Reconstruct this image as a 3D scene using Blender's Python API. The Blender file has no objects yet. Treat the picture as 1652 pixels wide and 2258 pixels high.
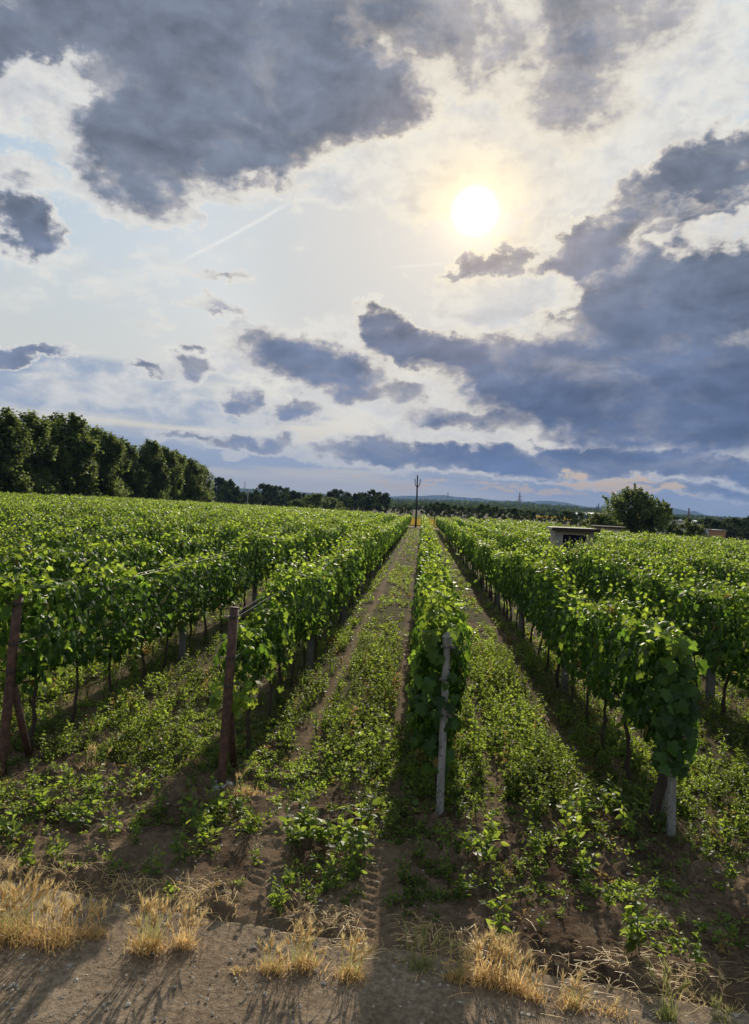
import bpy, bmesh, math, random
import numpy as np
from mathutils import Vector, Matrix, Euler

random.seed(11)
rng = np.random.default_rng(11)
SC = bpy.context.scene
COL = SC.collection
HAZE = 0.000085
R = math.radians

# ------------------------------------------------------------------ camera
FPX, CX, CY = 1554.0, 826.0, 1129.0           # focal length and centre, in units of a 1652 x 2258 picture
YAW, PITCH, ROLL = R(3.83), R(-0.63), R(2.4)
EYE = Vector((0.0, 0.0, 2.9))
_f = Vector((-math.sin(YAW) * math.cos(PITCH), math.cos(YAW) * math.cos(PITCH), math.sin(PITCH)))
_r0 = Vector((math.cos(YAW), math.sin(YAW), 0.0))
_u0 = _r0.cross(_f)
_r = math.cos(ROLL) * _r0 + math.sin(ROLL) * _u0
_u = -math.sin(ROLL) * _r0 + math.cos(ROLL) * _u0
cam_data = bpy.data.cameras.new("camera")
cam = bpy.data.objects.new("camera", cam_data)
COL.objects.link(cam)
cam.matrix_world = Matrix(((_r.x, _u.x, -_f.x, EYE.x), (_r.y, _u.y, -_f.y, EYE.y), (_r.z, _u.z, -_f.z, EYE.z), (0, 0, 0, 1)))
cam_data.sensor_fit = 'VERTICAL'
cam_data.sensor_height = 36.0
cam_data.lens = 36.0 * FPX / 2258.0
cam_data.clip_start = 0.1
cam_data.clip_end = 60000.0
SC.camera = cam


def ray(px, py):
    d = _f + _r * ((px - CX) / FPX) - _u * ((py - CY) / FPX)
    return d.normalized()


def azel(px, py):
    d = ray(px, py)
    return math.degrees(math.atan2(d.x, d.y)), math.degrees(math.asin(d.z))


def sm(a, b, x):
    t = np.clip((np.asarray(x, float) - a) / (b - a), 0, 1)
    return t * t * (3 - 2 * t)


def gz(x, y):
    """height of the land"""
    x = np.asarray(x, float)
    y = np.asarray(y, float)
    slope = -0.0045 * np.clip(y, -50, 130) - 0.0164 * np.clip(x, -70, 60)
    slope = slope + .28 * sm(55, 95, y) * sm(3, 9, x) * sm(28, 16, x)
    k = sm(112, 170, y)
    return slope * (1 - k) + (-0.9) * k


def gzf(x, y):
    return float(gz(x, y))


def at(px, py, y=None):
    """the place on the land seen at a picture position, or at the depth y along that direction"""
    d = ray(px, py)
    if y is None:
        t = 3.0
        for _ in range(60):
            p = EYE + d * t
            t += (p.z - gzf(p.x, p.y)) / max(1e-4, -d.z)
            t = max(0.5, min(t, 30000))
        p = EYE + d * t
        return Vector((p.x, p.y, gzf(p.x, p.y)))
    return EYE + d * (y / d.y)

SUN_AZ, SUN_EL = azel(1048, 466)
# ------------------------------------------------------------------ sky
world = bpy.data.worlds.new("World")
SC.world = world
world.use_nodes = True
world.cycles.sampling_method = 'MANUAL'
world.cycles.sample_map_resolution = 512
NT = world.node_tree
NT.nodes.clear()


class NG:
    """short hand for building a node tree"""
    def __init__(s, nt):
        s.nt = nt

    def node(s, t, **kw):
        n = s.nt.nodes.new(t)
        for k, v in kw.items():
            setattr(n, k, v)
        return n

    def put(s, sock, v):
        if isinstance(v, bpy.types.NodeSocket):
            s.nt.links.new(v, sock)
        elif v is not None:
            if hasattr(sock.default_value, '__len__') and not hasattr(v, '__len__'):
                sock.default_value = (v, v, v)
            elif hasattr(sock.default_value, '__len__') and len(sock.default_value) == 4 and len(v) == 3:
                sock.default_value = (*v, 1)
            else:
                sock.default_value = v

    def m(s, op, a, b=None, c=None, clamp=False):
        n = s.node('ShaderNodeMath', operation=op, use_clamp=clamp)
        for i, v in enumerate((a, b, c)):
            if v is not None:
                s.put(n.inputs[i], v)
        return n.outputs[0]

    def v(s, op, a, b=None, scale=None):
        n = s.node('ShaderNodeVectorMath', operation=op)
        s.put(n.inputs[0], a)
        if b is not None:
            s.put(n.inputs[1], b)
        if scale is not None:
            s.put(n.inputs['Scale'], scale)
        return n.outputs['Value'] if op in ('LENGTH', 'DOT_PRODUCT', 'DISTANCE') else n.outputs[0]

    def mix(s, f, a, b, blend='MIX'):
        n = s.node('ShaderNodeMix', data_type='RGBA', blend_type=blend)
        s.put(n.inputs[0], f)
        s.put(n.inputs[6], a)
        s.put(n.inputs[7], b)
        return n.outputs[2]

    def ramp(s, x, a, b, lo=0.0, hi=1.0, smooth=True):
        n = s.node('ShaderNodeMapRange')
        n.interpolation_type = 'SMOOTHSTEP' if smooth else 'LINEAR'
        n.clamp = True
        s.put(n.inputs[0], x)
        for i, q in enumerate((a, b, lo, hi)):
            s.put(n.inputs[i + 1], q)
        return n.outputs[0]

    def noise(s, vec, scale, detail=4, rough=0.55, dist=0.0, color=False):
        n = s.node('ShaderNodeTexNoise')
        if vec is not None:
            s.put(n.inputs['Vector'], vec)
        n.inputs['Scale'].default_value = scale
        n.inputs['Detail'].default_value = detail
        n.inputs['Roughness'].default_value = rough
        n.inputs['Distortion'].default_value = dist
        return n.outputs['Color'] if color else n.outputs['Fac']

    def xyz(s, x, y, z=0.0):
        n = s.node('ShaderNodeCombineXYZ')
        for i, q in enumerate((x, y, z)):
            s.put(n.inputs[i], q)
        return n.outputs[0]

    def sep(s, vv):
        n = s.node('ShaderNodeSeparateXYZ')
        s.put(n.inputs[0], vv)
        return n.outputs


g = NG(NT)
tc = g.node('ShaderNodeTexCoord')
D = tc.outputs['Generated']
sx, sy, sz = g.sep(D)
AZ = g.m('MULTIPLY', g.m('ARCTAN2', sx, sy), 180 / math.pi)
EL = g.m('MULTIPLY', g.m('ARCSINE', sz), 180 / math.pi)
AE = g.xyz(AZ, EL, 0.0)

nish = g.node('ShaderNodeTexSky', sky_type='NISHITA')
nish.sun_disc = False
nish.sun_elevation = R(SUN_EL)
nish.sun_rotation = R(SUN_AZ)
nish.altitude = 200
nish.air_density = 1.0
nish.dust_density = 1.6
nish.ozone_density = 1.0

# warped angular coordinates (degrees): billows get smaller and flatter towards the horizon
flat = g.ramp(EL, 0.0, 26.0, 0.45, 1.0, smooth=False)
flat2 = g.ramp(EL, 0.0, 20.0, 0.62, 1.0, smooth=False)
nb = g.noise(g.xyz(g.m('MULTIPLY', AZ, 0.10), g.m('MULTIPLY', EL, 0.15)), 1.0, 5, 0.6, color=True)
wv = g.v('SUBTRACT', nb, (0.5, 0.5, 0.5))
wsc = g.v('MULTIPLY', wv, g.xyz(g.m('MULTIPLY', flat, 10.5), g.m('MULTIPLY', flat, 6.5)))
nc = g.noise(g.xyz(g.m('MULTIPLY', AZ, 0.50), g.m('MULTIPLY', EL, 0.72), 7.0), 1.0, 5, 0.58, color=True)
wv2 = g.v('SUBTRACT', nc, (0.5, 0.5, 0.5))
wsc2 = g.v('MULTIPLY', wv2, g.xyz(g.m('MULTIPLY', flat2, 5.2), g.m('MULTIPLY', flat2, 3.8)))
P = g.v('ADD', g.v('ADD', AE, wsc), wsc2)


def field(items, start, coord, k=0.16):
    """soft union of ellipses given as picture x, y, half width, half height, tilt, strength"""
    acc = start
    for (px, py, rx, ry, rot, st) in items:
        a, e = azel(px, py)
        a1, e1 = azel(px + 20, py)
        sc = math.hypot(a1 - a, e1 - e) / 20
        rr = math.degrees(math.atan2(e1 - e, a1 - a))
        n = g.node('ShaderNodeMapping', vector_type='TEXTURE')
        g.put(n.inputs[0], coord)
        n.inputs['Location'].default_value = (a, e, 0)
        n.inputs['Rotation'].default_value = (0, 0, R(rr + rot))
        n.inputs['Scale'].default_value = (rx * sc, ry * sc, 1)
        r2 = g.v('DOT_PRODUCT', n.outputs[0], n.outputs[0])
        val = g.m('MULTIPLY_ADD', r2, -st, st)
        acc = g.m('SMOOTH_MAX', acc, val, k)
    return acc


def cut(items, acc, coord, k=0.12):
    for (px, py, rx, ry, rot, st) in items:
        a, e = azel(px, py)
        a1, e1 = azel(px + 20, py)
        sc = math.hypot(a1 - a, e1 - e) / 20
        rr = math.degrees(math.atan2(e1 - e, a1 - a))
        n = g.node('ShaderNodeMapping', vector_type='TEXTURE')
        g.put(n.inputs[0], coord)
        n.inputs['Location'].default_value = (a, e, 0)
        n.inputs['Rotation'].default_value = (0, 0, R(rr + rot))
        n.inputs['Scale'].default_value = (rx * sc, ry * sc, 1)
        r2 = g.v('DOT_PRODUCT', n.outputs[0], n.outputs[0])
        val = g.m('MULTIPLY_ADD', r2, st, -st)
        acc = g.m('SMOOTH_MIN', acc, val, k)
    return acc


# --- sun geometry
sd = Vector((math.sin(R(SUN_AZ)) * math.cos(R(SUN_EL)), math.cos(R(SUN_AZ)) * math.cos(R(SUN_EL)), math.sin(R(SUN_EL))))
cosang = g.v('DOT_PRODUCT', D, tuple(sd))
ANG = g.m('MULTIPLY', g.m('ARCCOSINE', g.m('MINIMUM', cosang, 0.9999999)), 180 / math.pi)
prox = g.m('POWER', 2.718, g.m('MULTIPLY', ANG, -1 / 9.0))
prox_w = g.m('POWER', 2.718, g.m('MULTIPLY', ANG, -1 / 22.0))

# --- thick dark clouds
dark = field([
    (330, -20, 420, 175, 3, .9), (520, 130, 400, 190, 0, 1.), (330, 300, 200, 140, -8, .95), (560, 290, 190, 100, 8, .9),
    (800, 205, 170, 100, 0, .8), (30, 60, 170, 70, 0, .8),
    (880, 30, 330, 120, 0, .42), (1330, 60, 210, 150, 35, .42),
    (50, 495, 95, 48, -14, .8), (30, 415, 80, 22, 0, .25),
    (1560, 620, 430, 190, 25, 1.), (1330, 530, 200, 60, 24, .8), (1500, 400, 150, 62, 20, .8), (1630, 330, 90, 70, 30, .7),
    (1080, 585, 95, 32, 18, .6), (1030, 700, 60, 22, 0, .4),
    (1420, 860, 460, 170, -4, 1.15), (1150, 800, 250, 75, -3, .9), (960, 770, 190, 42, -8, .8), (815, 725, 48, 42, 0, .75),
    (680, 805, 190, 70, -16, .85), (640, 765, 80, 42, 0, .6), (800, 862, 90, 28, -12, .5),
    (535, 890, 42, 26, 0, .5), (655, 910, 62, 26, -5, .6), (345, 826, 42, 17, 0, .45), (436, 820, 38, 22, 0, .4), (445, 775, 25, 12, 0, .35),
    (1060, 935, 180, 26, -5, .45), (900, 865, 70, 35, -10, .5),
    (1250, 1018, 560, 36, -2, .95), (830, 1000, 120, 34, -3, .7), (560, 975, 95, 20, -3, .55), (430, 962, 85, 12, -3, .35),
    (505, 613, 62, 9, -6, .3), (462, 672, 52, 10, -4, .22), (516, 1000, 20, 10, 0, .2), (650, 978, 20, 9, 0, .2),
    (1560, 1080, 260, 16, -3, .3), (70, 783, 110, 15, -2, .5),
    # beyond the picture: the same broken cover round the rest of the sky
    (-700, 300, 600, 240, 0, .8), (2300, 300, 500, 300, 10, .9), (600, -700, 900, 420, 0, .7)], -0.6, P)
dark = cut([
    (75, 190, 110, 55, 20, .55), (1120, 650, 165, 52, 4, .8), (1610, 495, 100, 46, 22, .45), (1000, 668, 90, 55, 0, .7)], dark, P)
fb = g.noise(g.xyz(g.m('MULTIPLY', AZ, 0.16), g.m('MULTIPLY', EL, 0.26), 3.0), 1.0, 6, 0.56, 0.3)
DD = g.m('MULTIPLY_ADD', g.m('SUBTRACT', fb, 0.42), 1.5, g.m('MINIMUM', dark, .66))
DD = g.m('MULTIPLY_ADD', g.m('SUBTRACT', g.noise(g.xyz(g.m('MULTIPLY', AZ, .75), g.m('MULTIPLY', EL, 1.15), 9.0), 1.0, 5, .58), .5), .42, DD)
alpha_d = g.ramp(DD, g.ramp(EL, 2.0, 12.0, -0.42, -0.26), 0.40)
thick = g.ramp(DD, 0.0, 0.80)

# --- pale bright clouds
pale = field([
    (60, 190, 170, 85, 10, .8), (190, 330, 60, 120, 10, .7), (40, 400, 130, 70, 0, .7), (330, 420, 260, 40, 4, .6),
    (700, 390, 260, 55, 6, .7), (1150, 280, 420, 160, 8, .75), (980, 420, 150, 70, 10, .8), (1500, 130, 260, 150, 30, .7),
    (1110, 400, 170, 80, 0, .7), (1200, 480, 200, 30, 32, .8), (1120, 650, 190, 95, 4, .9), (1610, 490, 150, 70, 22, .8), (1460, 330, 200, 80, 15, .55),
    (480, 810, 120, 45, 0, .6), (690, 750, 210, 55, 0, .5), (620, 900, 220, 50, 0, .65), (880, 905, 220, 60, -4, .7), (1050, 960, 340, 36, -4, .7),
    (1310, 975, 260, 14, -6, .9), (240, 870, 320, 70, -5, .35), (500, 960, 160, 34, 0, .5), (140, 560, 240, 40, -12, .3),
    (300, 590, 260, 60, 10, .16)], -0.6, P)
fp = g.noise(g.xyz(g.m('MULTIPLY', AZ, 0.30), g.m('MULTIPLY', EL, 0.5), 11.0), 1.0, 9, 0.62, 0.4)
PP = g.m('MULTIPLY_ADD', g.m('SUBTRACT', fp, 0.5), 1.7, g.m('MAXIMUM', pale, g.ramp(DD, -0.55, -0.02, -0.6, 0.55)))
alpha_p = g.m('MULTIPLY', g.ramp(PP, -0.10, 0.62, 0.0, 0.95), g.ramp(EL, 1.0, 9.0, 0.30, 1.0))

# --- streaks of high cloud low in the sky
fs = g.noise(g.xyz(g.m('MULTIPLY', AZ, 0.045), g.m('MULTIPLY_ADD', AZ, 0.03, g.m('MULTIPLY', EL, 0.62)), 5.0), 1.0, 7, 0.6, 0.35)
low = field([(150, 850, 470, 80, -4, 1.25), (430, 905, 300, 60, -4, .8), (1300, 1060, 700, 50, -2, .5), (420, 985, 560, 60, -3, .8), (-500, 850, 700, 120, 0, .6)], -0.6, AE)
SS = g.m('MULTIPLY_ADD', g.m('SUBTRACT', fs, 0.52), 2.6, low)
alpha_s = g.ramp(SS, -0.15, 0.80, 0.0, 0.85)

# --- golden far clouds on the horizon
gold = field([(1330, 1062, 150, 15, -5, .8), (1400, 1082, 150, 12, -4, .8), (1180, 1078, 130, 12, -4, .6), (900, 1062, 110, 10, -2, .55), (1090, 1068, 100, 10, -3, .45)], -0.6, P)
fg = g.noise(g.xyz(g.m('MULTIPLY', AZ, 0.5), g.m('MULTIPLY', EL, 2.2), 1.0), 1.0, 7, 0.65, 0.3)
GG = g.m('MULTIPLY_ADD', g.m('SUBTRACT', fg, 0.5), 2.9, gold)
alpha_g = g.ramp(GG, 0.0, 0.65, 0.0, 0.95)

# --- relief of the billows: density seen from the side of the sun
fbr = g.noise(g.xyz(g.m('MULTIPLY_ADD', AZ, 0.16, -0.10 * 0.4), g.m('MULTIPLY_ADD', EL, 0.26, 0.18), 3.0), 1.0, 6, 0.56, 0.3)
relief = g.m('SUBTRACT', fb, fbr)
fine = g.noise(g.xyz(g.m('MULTIPLY', AZ, 0.42), g.m('MULTIPLY', EL, 0.7), 23.0), 1.0, 6, 0.6)

S = 7.1      # colours are written for the picture and divided by the background strength of 0.1
def c(r, gg, b, k=1.0):
    return (r * k * S, gg * k * S, b * k * S)

base = g.v('SCALE', nish.outputs[0], scale=.71)
veil = g.m('MAXIMUM', g.ramp(EL, 6.0, 30.0, 0.90, 0.70), g.ramp(ANG, 38.0, 14.0, 0.0, 0.985))
veilcol = g.mix(g.ramp(EL, 3.0, 26.0), c(.70, .67, .57), c(.56, .68, .77))
veilcol = g.mix(g.ramp(prox_w, .2, .75), veilcol, c(.72, .69, .64))
clear = g.mix(veil, base, veilcol)
low_warm = g.ramp(EL, 0.0, 8.0, 0.85, 0.0)
clear = g.mix(g.m('MULTIPLY', low_warm, g.ramp(AZ, 8.0, 24.0, 1.0, 0.15)), clear, c(.68, .60, .46))
clear = g.mix(g.m('MULTIPLY', g.ramp(EL, 0.0, 4.5, 1.0, 0.0), g.ramp(AZ, -4.0, 20.0)), clear, c(.33, .37, .44))
# each layer is a Background of its own, mixed over the one behind it
def back(colour):
    n = g.node('ShaderNodeBackground')
    g.put(n.inputs[0], colour)
    n.inputs[1].default_value = 0.1
    return n.outputs[0]

def over(f, under, top):
    n = g.node('ShaderNodeMixShader')
    g.put(n.inputs[0], f)
    NT.links.new(under, n.inputs[1])
    NT.links.new(top, n.inputs[2])
    return n.outputs[0]

# vapour trails
def trail(x0, y0, x1, y1, w, st):
    a0, e0 = azel(x0, y0)
    a1, e1 = azel(x1, y1)
    L = math.hypot(a1 - a0, e1 - e0)
    n = g.node('ShaderNodeMapping', vector_type='TEXTURE')
    g.put(n.inputs[0], g.v('ADD', AE, g.v('SCALE', wv2, scale=.25)))
    n.inputs['Location'].default_value = ((a0 + a1) / 2, (e0 + e1) / 2, 0)
    n.inputs['Rotation'].default_value = (0, 0, math.atan2(e1 - e0, a1 - a0))
    n.inputs['Scale'].default_value = (L / 2, w, 1)
    q = g.sep(n.outputs[0])
    across = g.ramp(g.m('ABSOLUTE', q[1]), 0.0, 1.0, 1.0, 0.0)
    along = g.ramp(g.m('ABSOLUTE', q[0]), 0.55, 1.0, 1.0, 0.0)
    return g.m('MULTIPLY', g.m('MULTIPLY', across, along), st)

lay = back(clear)
lay = over(alpha_s, lay, back(g.mix(g.ramp(AZ, -20, 10), c(.31, .39, .54), c(.22, .29, .43))))
lay = over(g.m('MAXIMUM', trail(370, 590, 665, 432, .22, .55), trail(855, 589, 1000, 580, .16, .4)), lay, back(c(.92, .90, .84)))
# pale clouds
pcol = g.mix(g.ramp(PP, 0.2, 0.95), c(.90, .86, .76), c(.64, .65, .67))
pcol = g.mix(g.ramp(prox, .30, .9, 0, .8), pcol, c(.95, .82, .56))
pcol = g.mix(g.m('MULTIPLY', g.ramp(fine, .42, .68), .42), pcol, g.mix(g.ramp(prox_w, .3, .8), c(.40, .42, .48), c(.50, .46, .44)))
lay = over(alpha_p, lay, back(pcol))
# dark clouds
core = g.mix(g.ramp(EL, 3.0, 24.0), c(.092, .135, .255), c(.185, .216, .280))
core = g.mix(g.m('MULTIPLY', g.ramp(AZ, 7, -12), g.ramp(EL, 16, 7, 0, .8)), core, c(.25, .29, .40))
core = g.mix(g.m('MULTIPLY', g.ramp(EL, 30.0, 41.0), g.ramp(AZ, -8, 8)), core, c(.34, .36, .42))
core = g.mix(g.ramp(prox, .16, .60), core, c(.36, .33, .36))
nbx = g.sep(nb)[1]
lum = g.m('MULTIPLY_ADD', g.m('SUBTRACT', nbx, .5), 1.1, g.m('MULTIPLY_ADD', relief, 1.7, g.m('MULTIPLY_ADD', g.m('SUBTRACT', fb, 0.42), -.75, g.m('MULTIPLY_ADD', g.m('SUBTRACT', fine, 0.5), .55, 1.0))))
core = g.v('SCALE', core, scale=g.m('MAXIMUM', lum, 0.6))
rim = g.mix(g.ramp(prox_w, .15, .8), c(.66, .66, .65), c(.98, .88, .68))
mid = g.v('SCALE', g.mix(g.ramp(prox_w, .12, .7), c(.37, .39, .44), c(.50, .46, .44)), scale=g.m('MULTIPLY_ADD', relief, 2.0, 1.0))
tone = g.mix(g.ramp(thick, 0.0, .42, smooth=False), rim, mid)
patch = g.noise(g.xyz(g.m('MULTIPLY', AZ, .085), g.m('MULTIPLY', EL, .15), 31.0), 1.0, 6, .6, .6)
core = g.mix(g.ramp(patch, .52, .72, 0, .5), core, mid)
tone = g.mix(g.ramp(thick, .30, 1.0), tone, core)
lay = over(alpha_d, lay, back(tone))
# golden clouds
lay = over(alpha_g, lay, back(c(.84, .57, .27)))
# the sun seen through thin cloud, and the glow round it
disc = g.ramp(ANG, 0.5, 2.0, 1.0, 0.0)
halo = g.m('POWER', 2.718, g.m('MULTIPLY', g.m('POWER', g.m('MULTIPLY', ANG, 1 / 2.6), 1.2), -1.0))
halo = g.m('MULTIPLY', halo, g.ramp(alpha_d, 0, 1, 1, .45))
halo = g.m('ADD', halo, g.m('MULTIPLY', g.m('POWER', 2.718, g.m('MULTIPLY', ANG, -1 / 1.15)), 1.6))
glow = g.m('MULTIPLY', g.m('POWER', 2.718, g.m('MULTIPLY', ANG, -1 / 6.5)), g.ramp(alpha_d, 0, 1, .16, .06))
ad = g.node('ShaderNodeAddShader')
NT.links.new(lay, ad.inputs[0])
NT.links.new(back(g.v('ADD', g.v('SCALE', c(.54, .35, .13), scale=halo), g.v('SCALE', c(.95, .82, .62), scale=glow))), ad.inputs[1])
lay = over(disc, ad.outputs[0], back(c(3.2, 3.0, 2.5)))
wo = g.node('ShaderNodeOutputWorld')
NT.links.new(lay, wo.inputs[0])

# ------------------------------------------------------------------ sun
sun_data = bpy.data.lights.new("sun", 'SUN')
sun_data.energy = 4.9
sun_data.angle = R(0.6)
sun_data.color = (1.0, 0.90, 0.74)
sun = bpy.data.objects.new("sun", sun_data)
COL.objects.link(sun)
sun.rotation_euler = (-sd).to_track_quat('-Z', 'Y').to_euler()
SC.view_settings.view_transform = 'Standard'
SC.view_settings.look = 'None'
SC.view_settings.exposure = 0.52
SC.view_settings.gamma = 1.0
SC.view_settings.use_curve_mapping = False
# ------------------------------------------------------------------ helpers
def link(o, parent=None):
    COL.objects.link(o)
    if parent is not None:
        o.parent = parent
    return o


def tag(o, label=None, cat=None, group=None, kind=None):
    for k, v in (('label', label), ('category', cat), ('group', group), ('kind', kind)):
        if v:
            o[k] = v
    return o


def empty(name, loc, rz=0.0, s=1.0):
    o = bpy.data.objects.new(name, None)
    o.location = loc
    o.rotation_euler = (0, 0, rz)
    o.scale = (s, s, s) if not hasattr(s, '__len__') else s
    o.empty_display_size = 0.2
    return link(o)


class MB:
    """collects faces, then links them as ONE mesh object"""
    def __init__(s):
        s.V, s.F, s.A, s.n = [], [], {}, 0

    def add(s, V, F, **attrs):
        V = np.asarray(V, float).reshape(-1, 3)
        s.V.append(V)
        Fs = F if isinstance(F, list) and len(F) and isinstance(F[0], np.ndarray) and F[0].ndim == 2 else [np.asarray(F, int)]
        for f in Fs:
            s.F.append(f + s.n)
        for k in set(s.A) | set(attrs):
            lst = s.A.setdefault(k, [np.zeros(s.n)] if s.n else [])
            a = attrs.get(k, 0.0)
            lst.append(np.full(len(V), a, float) if np.isscalar(a) else np.asarray(a, float))
        s.n += len(V)
        return s

    def tube(s, pts, rad, n=8, cap=True, **attrs):
        pts = np.asarray(pts, float)
        rad = np.full(len(pts), rad, float) if np.isscalar(rad) else np.asarray(rad, float)
        d = np.gradient(pts, axis=0)
        d /= np.linalg.norm(d, axis=1)[:, None] + 1e-12
        ref = np.array([0.31, 0.95, 0.05]) if abs(d[0][2]) > 0.7 else np.array([0.0, 0.0, 1.0])
        a = np.cross(d, ref)
        a /= np.linalg.norm(a, axis=1)[:, None]
        b = np.cross(d, a)
        th = np.linspace(0, 2 * np.pi, n, endpoint=False)
        ring = np.cos(th)[None, :, None] * a[:, None] + np.sin(th)[None, :, None] * b[:, None]
        V = (pts[:, None] + ring * rad[:, None, None]).reshape(-1, 3)
        m = len(pts)
        i, j = np.meshgrid(np.arange(m - 1), np.arange(n), indexing='ij')
        jn = (j + 1) % n
        Q = np.stack([i * n + j, i * n + jn, (i + 1) * n + jn, (i + 1) * n + j], -1).reshape(-1, 4)
        fs = [Q]
        if cap:
            V = np.vstack([V, pts[:1], pts[-1:]])
            k = np.arange(n)
            fs.append(np.stack([(k + 1) % n, k, np.full(n, m * n)], -1))
            fs.append(np.stack([(m - 1) * n + k, (m - 1) * n + (k + 1) % n, np.full(n, m * n + 1)], -1))
        return s.add(V, fs, **attrs)

    def box(s, x0, x1, y0, y1, z0, z1, **attrs):
        V = [(x, y, z) for z in (z0, z1) for y in (y0, y1) for x in (x0, x1)]
        return s.add(V, [(0, 2, 3, 1), (4, 5, 7, 6), (0, 1, 5, 4), (2, 6, 7, 3), (0, 4, 6, 2), (1, 3, 7, 5)], **attrs)

    def mesh(s, name, mat, smooth=False):
        me = bpy.data.meshes.new(name)
        V = np.vstack(s.V)
        me.vertices.add(len(V))
        me.vertices.foreach_set('co', V.ravel())
        idx = np.concatenate([f.ravel() for f in s.F])
        cnt = np.concatenate([np.full(len(f), f.shape[1]) for f in s.F])
        me.loops.add(len(idx))
        me.loops.foreach_set('vertex_index', idx.astype(np.int32))
        me.polygons.add(len(cnt))
        st = np.concatenate([[0], np.cumsum(cnt)[:-1]])
        me.polygons.foreach_set('loop_start', st.astype(np.int32))
        me.update(calc_edges=True)
        me.polygons.foreach_set('use_smooth', np.full(len(cnt), bool(smooth)))
        for k, a in s.A.items():
            at_ = me.attributes.new(k, 'FLOAT', 'POINT')
            at_.data.foreach_set('value', np.concatenate(a))
        if mat is not None:
            me.materials.append(mat)
        return me

    def obj(s, name, mat, parent=None, smooth=False):
        o = bpy.data.objects.new(name, s.mesh(name, mat, smooth))
        return link(o, parent)


def copy_tree(o, parent=None):
    c_ = o.copy()
    link(c_, parent)
    for ch in list(o.children):
        copy_tree(ch, c_)
    return c_


def hash2(ix, iy, seed):
    h = (ix.astype(np.int64) * 374761393 + iy.astype(np.int64) * 668265263 + seed * 974634541) & 0xFFFFFFFF
    h = ((h ^ (h >> 13)) * 1274126177) & 0xFFFFFFFF
    return ((h ^ (h >> 16)) & 0xFFFF) / 65535.0


def vnoise(x, y, seed=0):
    x, y = np.asarray(x, float), np.asarray(y, float)
    ix, iy = np.floor(x), np.floor(y)
    fx, fy = x - ix, y - iy
    fx, fy = fx * fx * (3 - 2 * fx), fy * fy * (3 - 2 * fy)
    a, b = hash2(ix, iy, seed), hash2(ix + 1, iy, seed)
    c_, d = hash2(ix, iy + 1, seed), hash2(ix + 1, iy + 1, seed)
    return (a * (1 - fx) + b * fx) * (1 - fy) + (c_ * (1 - fx) + d * fx) * fy


def fbm(x, y, oct_=4, seed=0, gain=0.5):
    v, a, t = 0, 1.0, 0
    for i in range(oct_):
        v = v + a * vnoise(np.asarray(x) * 2 ** i + 17.3 * i, np.asarray(y) * 2 ** i - 9.1 * i, seed + i)
        t += a
        a *= gain
    return v / t


ORD1 = "zeroth first second third fourth fifth sixth seventh eighth ninth tenth eleventh twelfth thirteenth fourteenth fifteenth sixteenth seventeenth eighteenth nineteenth".split()
TENS = {2: "twent", 3: "thirt", 4: "fort", 5: "fift"}


def nth(n):
    if n < 20:
        return ORD1[n]
    t, u_ = divmod(n, 10)
    return TENS[t] + ("ieth" if u_ == 0 else "y-" + ORD1[u_])


# ------------------------------------------------------------------ materials
def newmat(name):
    m = bpy.data.materials.new(name)
    m.use_nodes = True
    m.node_tree.nodes.clear()
    return m, NG(m.node_tree)


def finish(m, G, sh, disp=None):
    o = G.node('ShaderNodeOutputMaterial')
    m.node_tree.links.new(sh, o.inputs[0])
    return m


def bsdf(G, col, rough=0.6, spec=0.5, normal=None, metal=0.0):
    p = G.node('ShaderNodeBsdfPrincipled')
    G.put(p.inputs['Base Color'], col)
    G.put(p.inputs['Roughness'], rough)
    G.put(p.inputs['Specular IOR Level'], spec)
    G.put(p.inputs['Metallic'], metal)
    if normal is not None:
        G.put(p.inputs['Normal'], normal)
    return p.outputs[0]


def bump(G, h, dist, strength=1.0):
    b = G.node('ShaderNodeBump')
    b.inputs['Strength'].default_value = strength
    b.inputs['Distance'].default_value = dist
    G.put(b.inputs['Height'], h)
    return b.outputs[0]


def attr(G, name):
    a = G.node('ShaderNodeAttribute')
    a.attribute_name = name
    return a.outputs['Fac']


def leaf_mat(name, old, young, trans, trans_young, tw=0.42, rough=0.38, spec=0.5, dry=None):
    """leaf: glossy skin, light coming through; tone varies leaf by leaf, young leaves are yellower"""
    m, G = newmat(name)
    tone, yng = attr(G, 'tone'), attr(G, 'young')
    hv = G.m('MULTIPLY_ADD', tone, 0.9, 0.55)
    base = G.v('SCALE', G.mix(yng, old, young), scale=hv)
    tr = G.v('SCALE', G.mix(yng, trans, trans_young), scale=hv)
    if dry is not None:
        k = G.ramp(tone, 0.982, 0.988)
        base = G.mix(k, base, dry)
        tr = G.mix(k, tr, tuple(q * 1.6 for q in dry))
    p = bsdf(G, base, rough, spec)
    t = G.node('ShaderNodeBsdfTranslucent')
    G.put(t.inputs[0], tr)
    mx = G.node('ShaderNodeMixShader')
    mx.inputs[0].default_value = tw
    m.node_tree.links.new(p, mx.inputs[1])
    m.node_tree.links.new(t.outputs[0], mx.inputs[2])
    return finish(m, G, mx.outputs[0])


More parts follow.
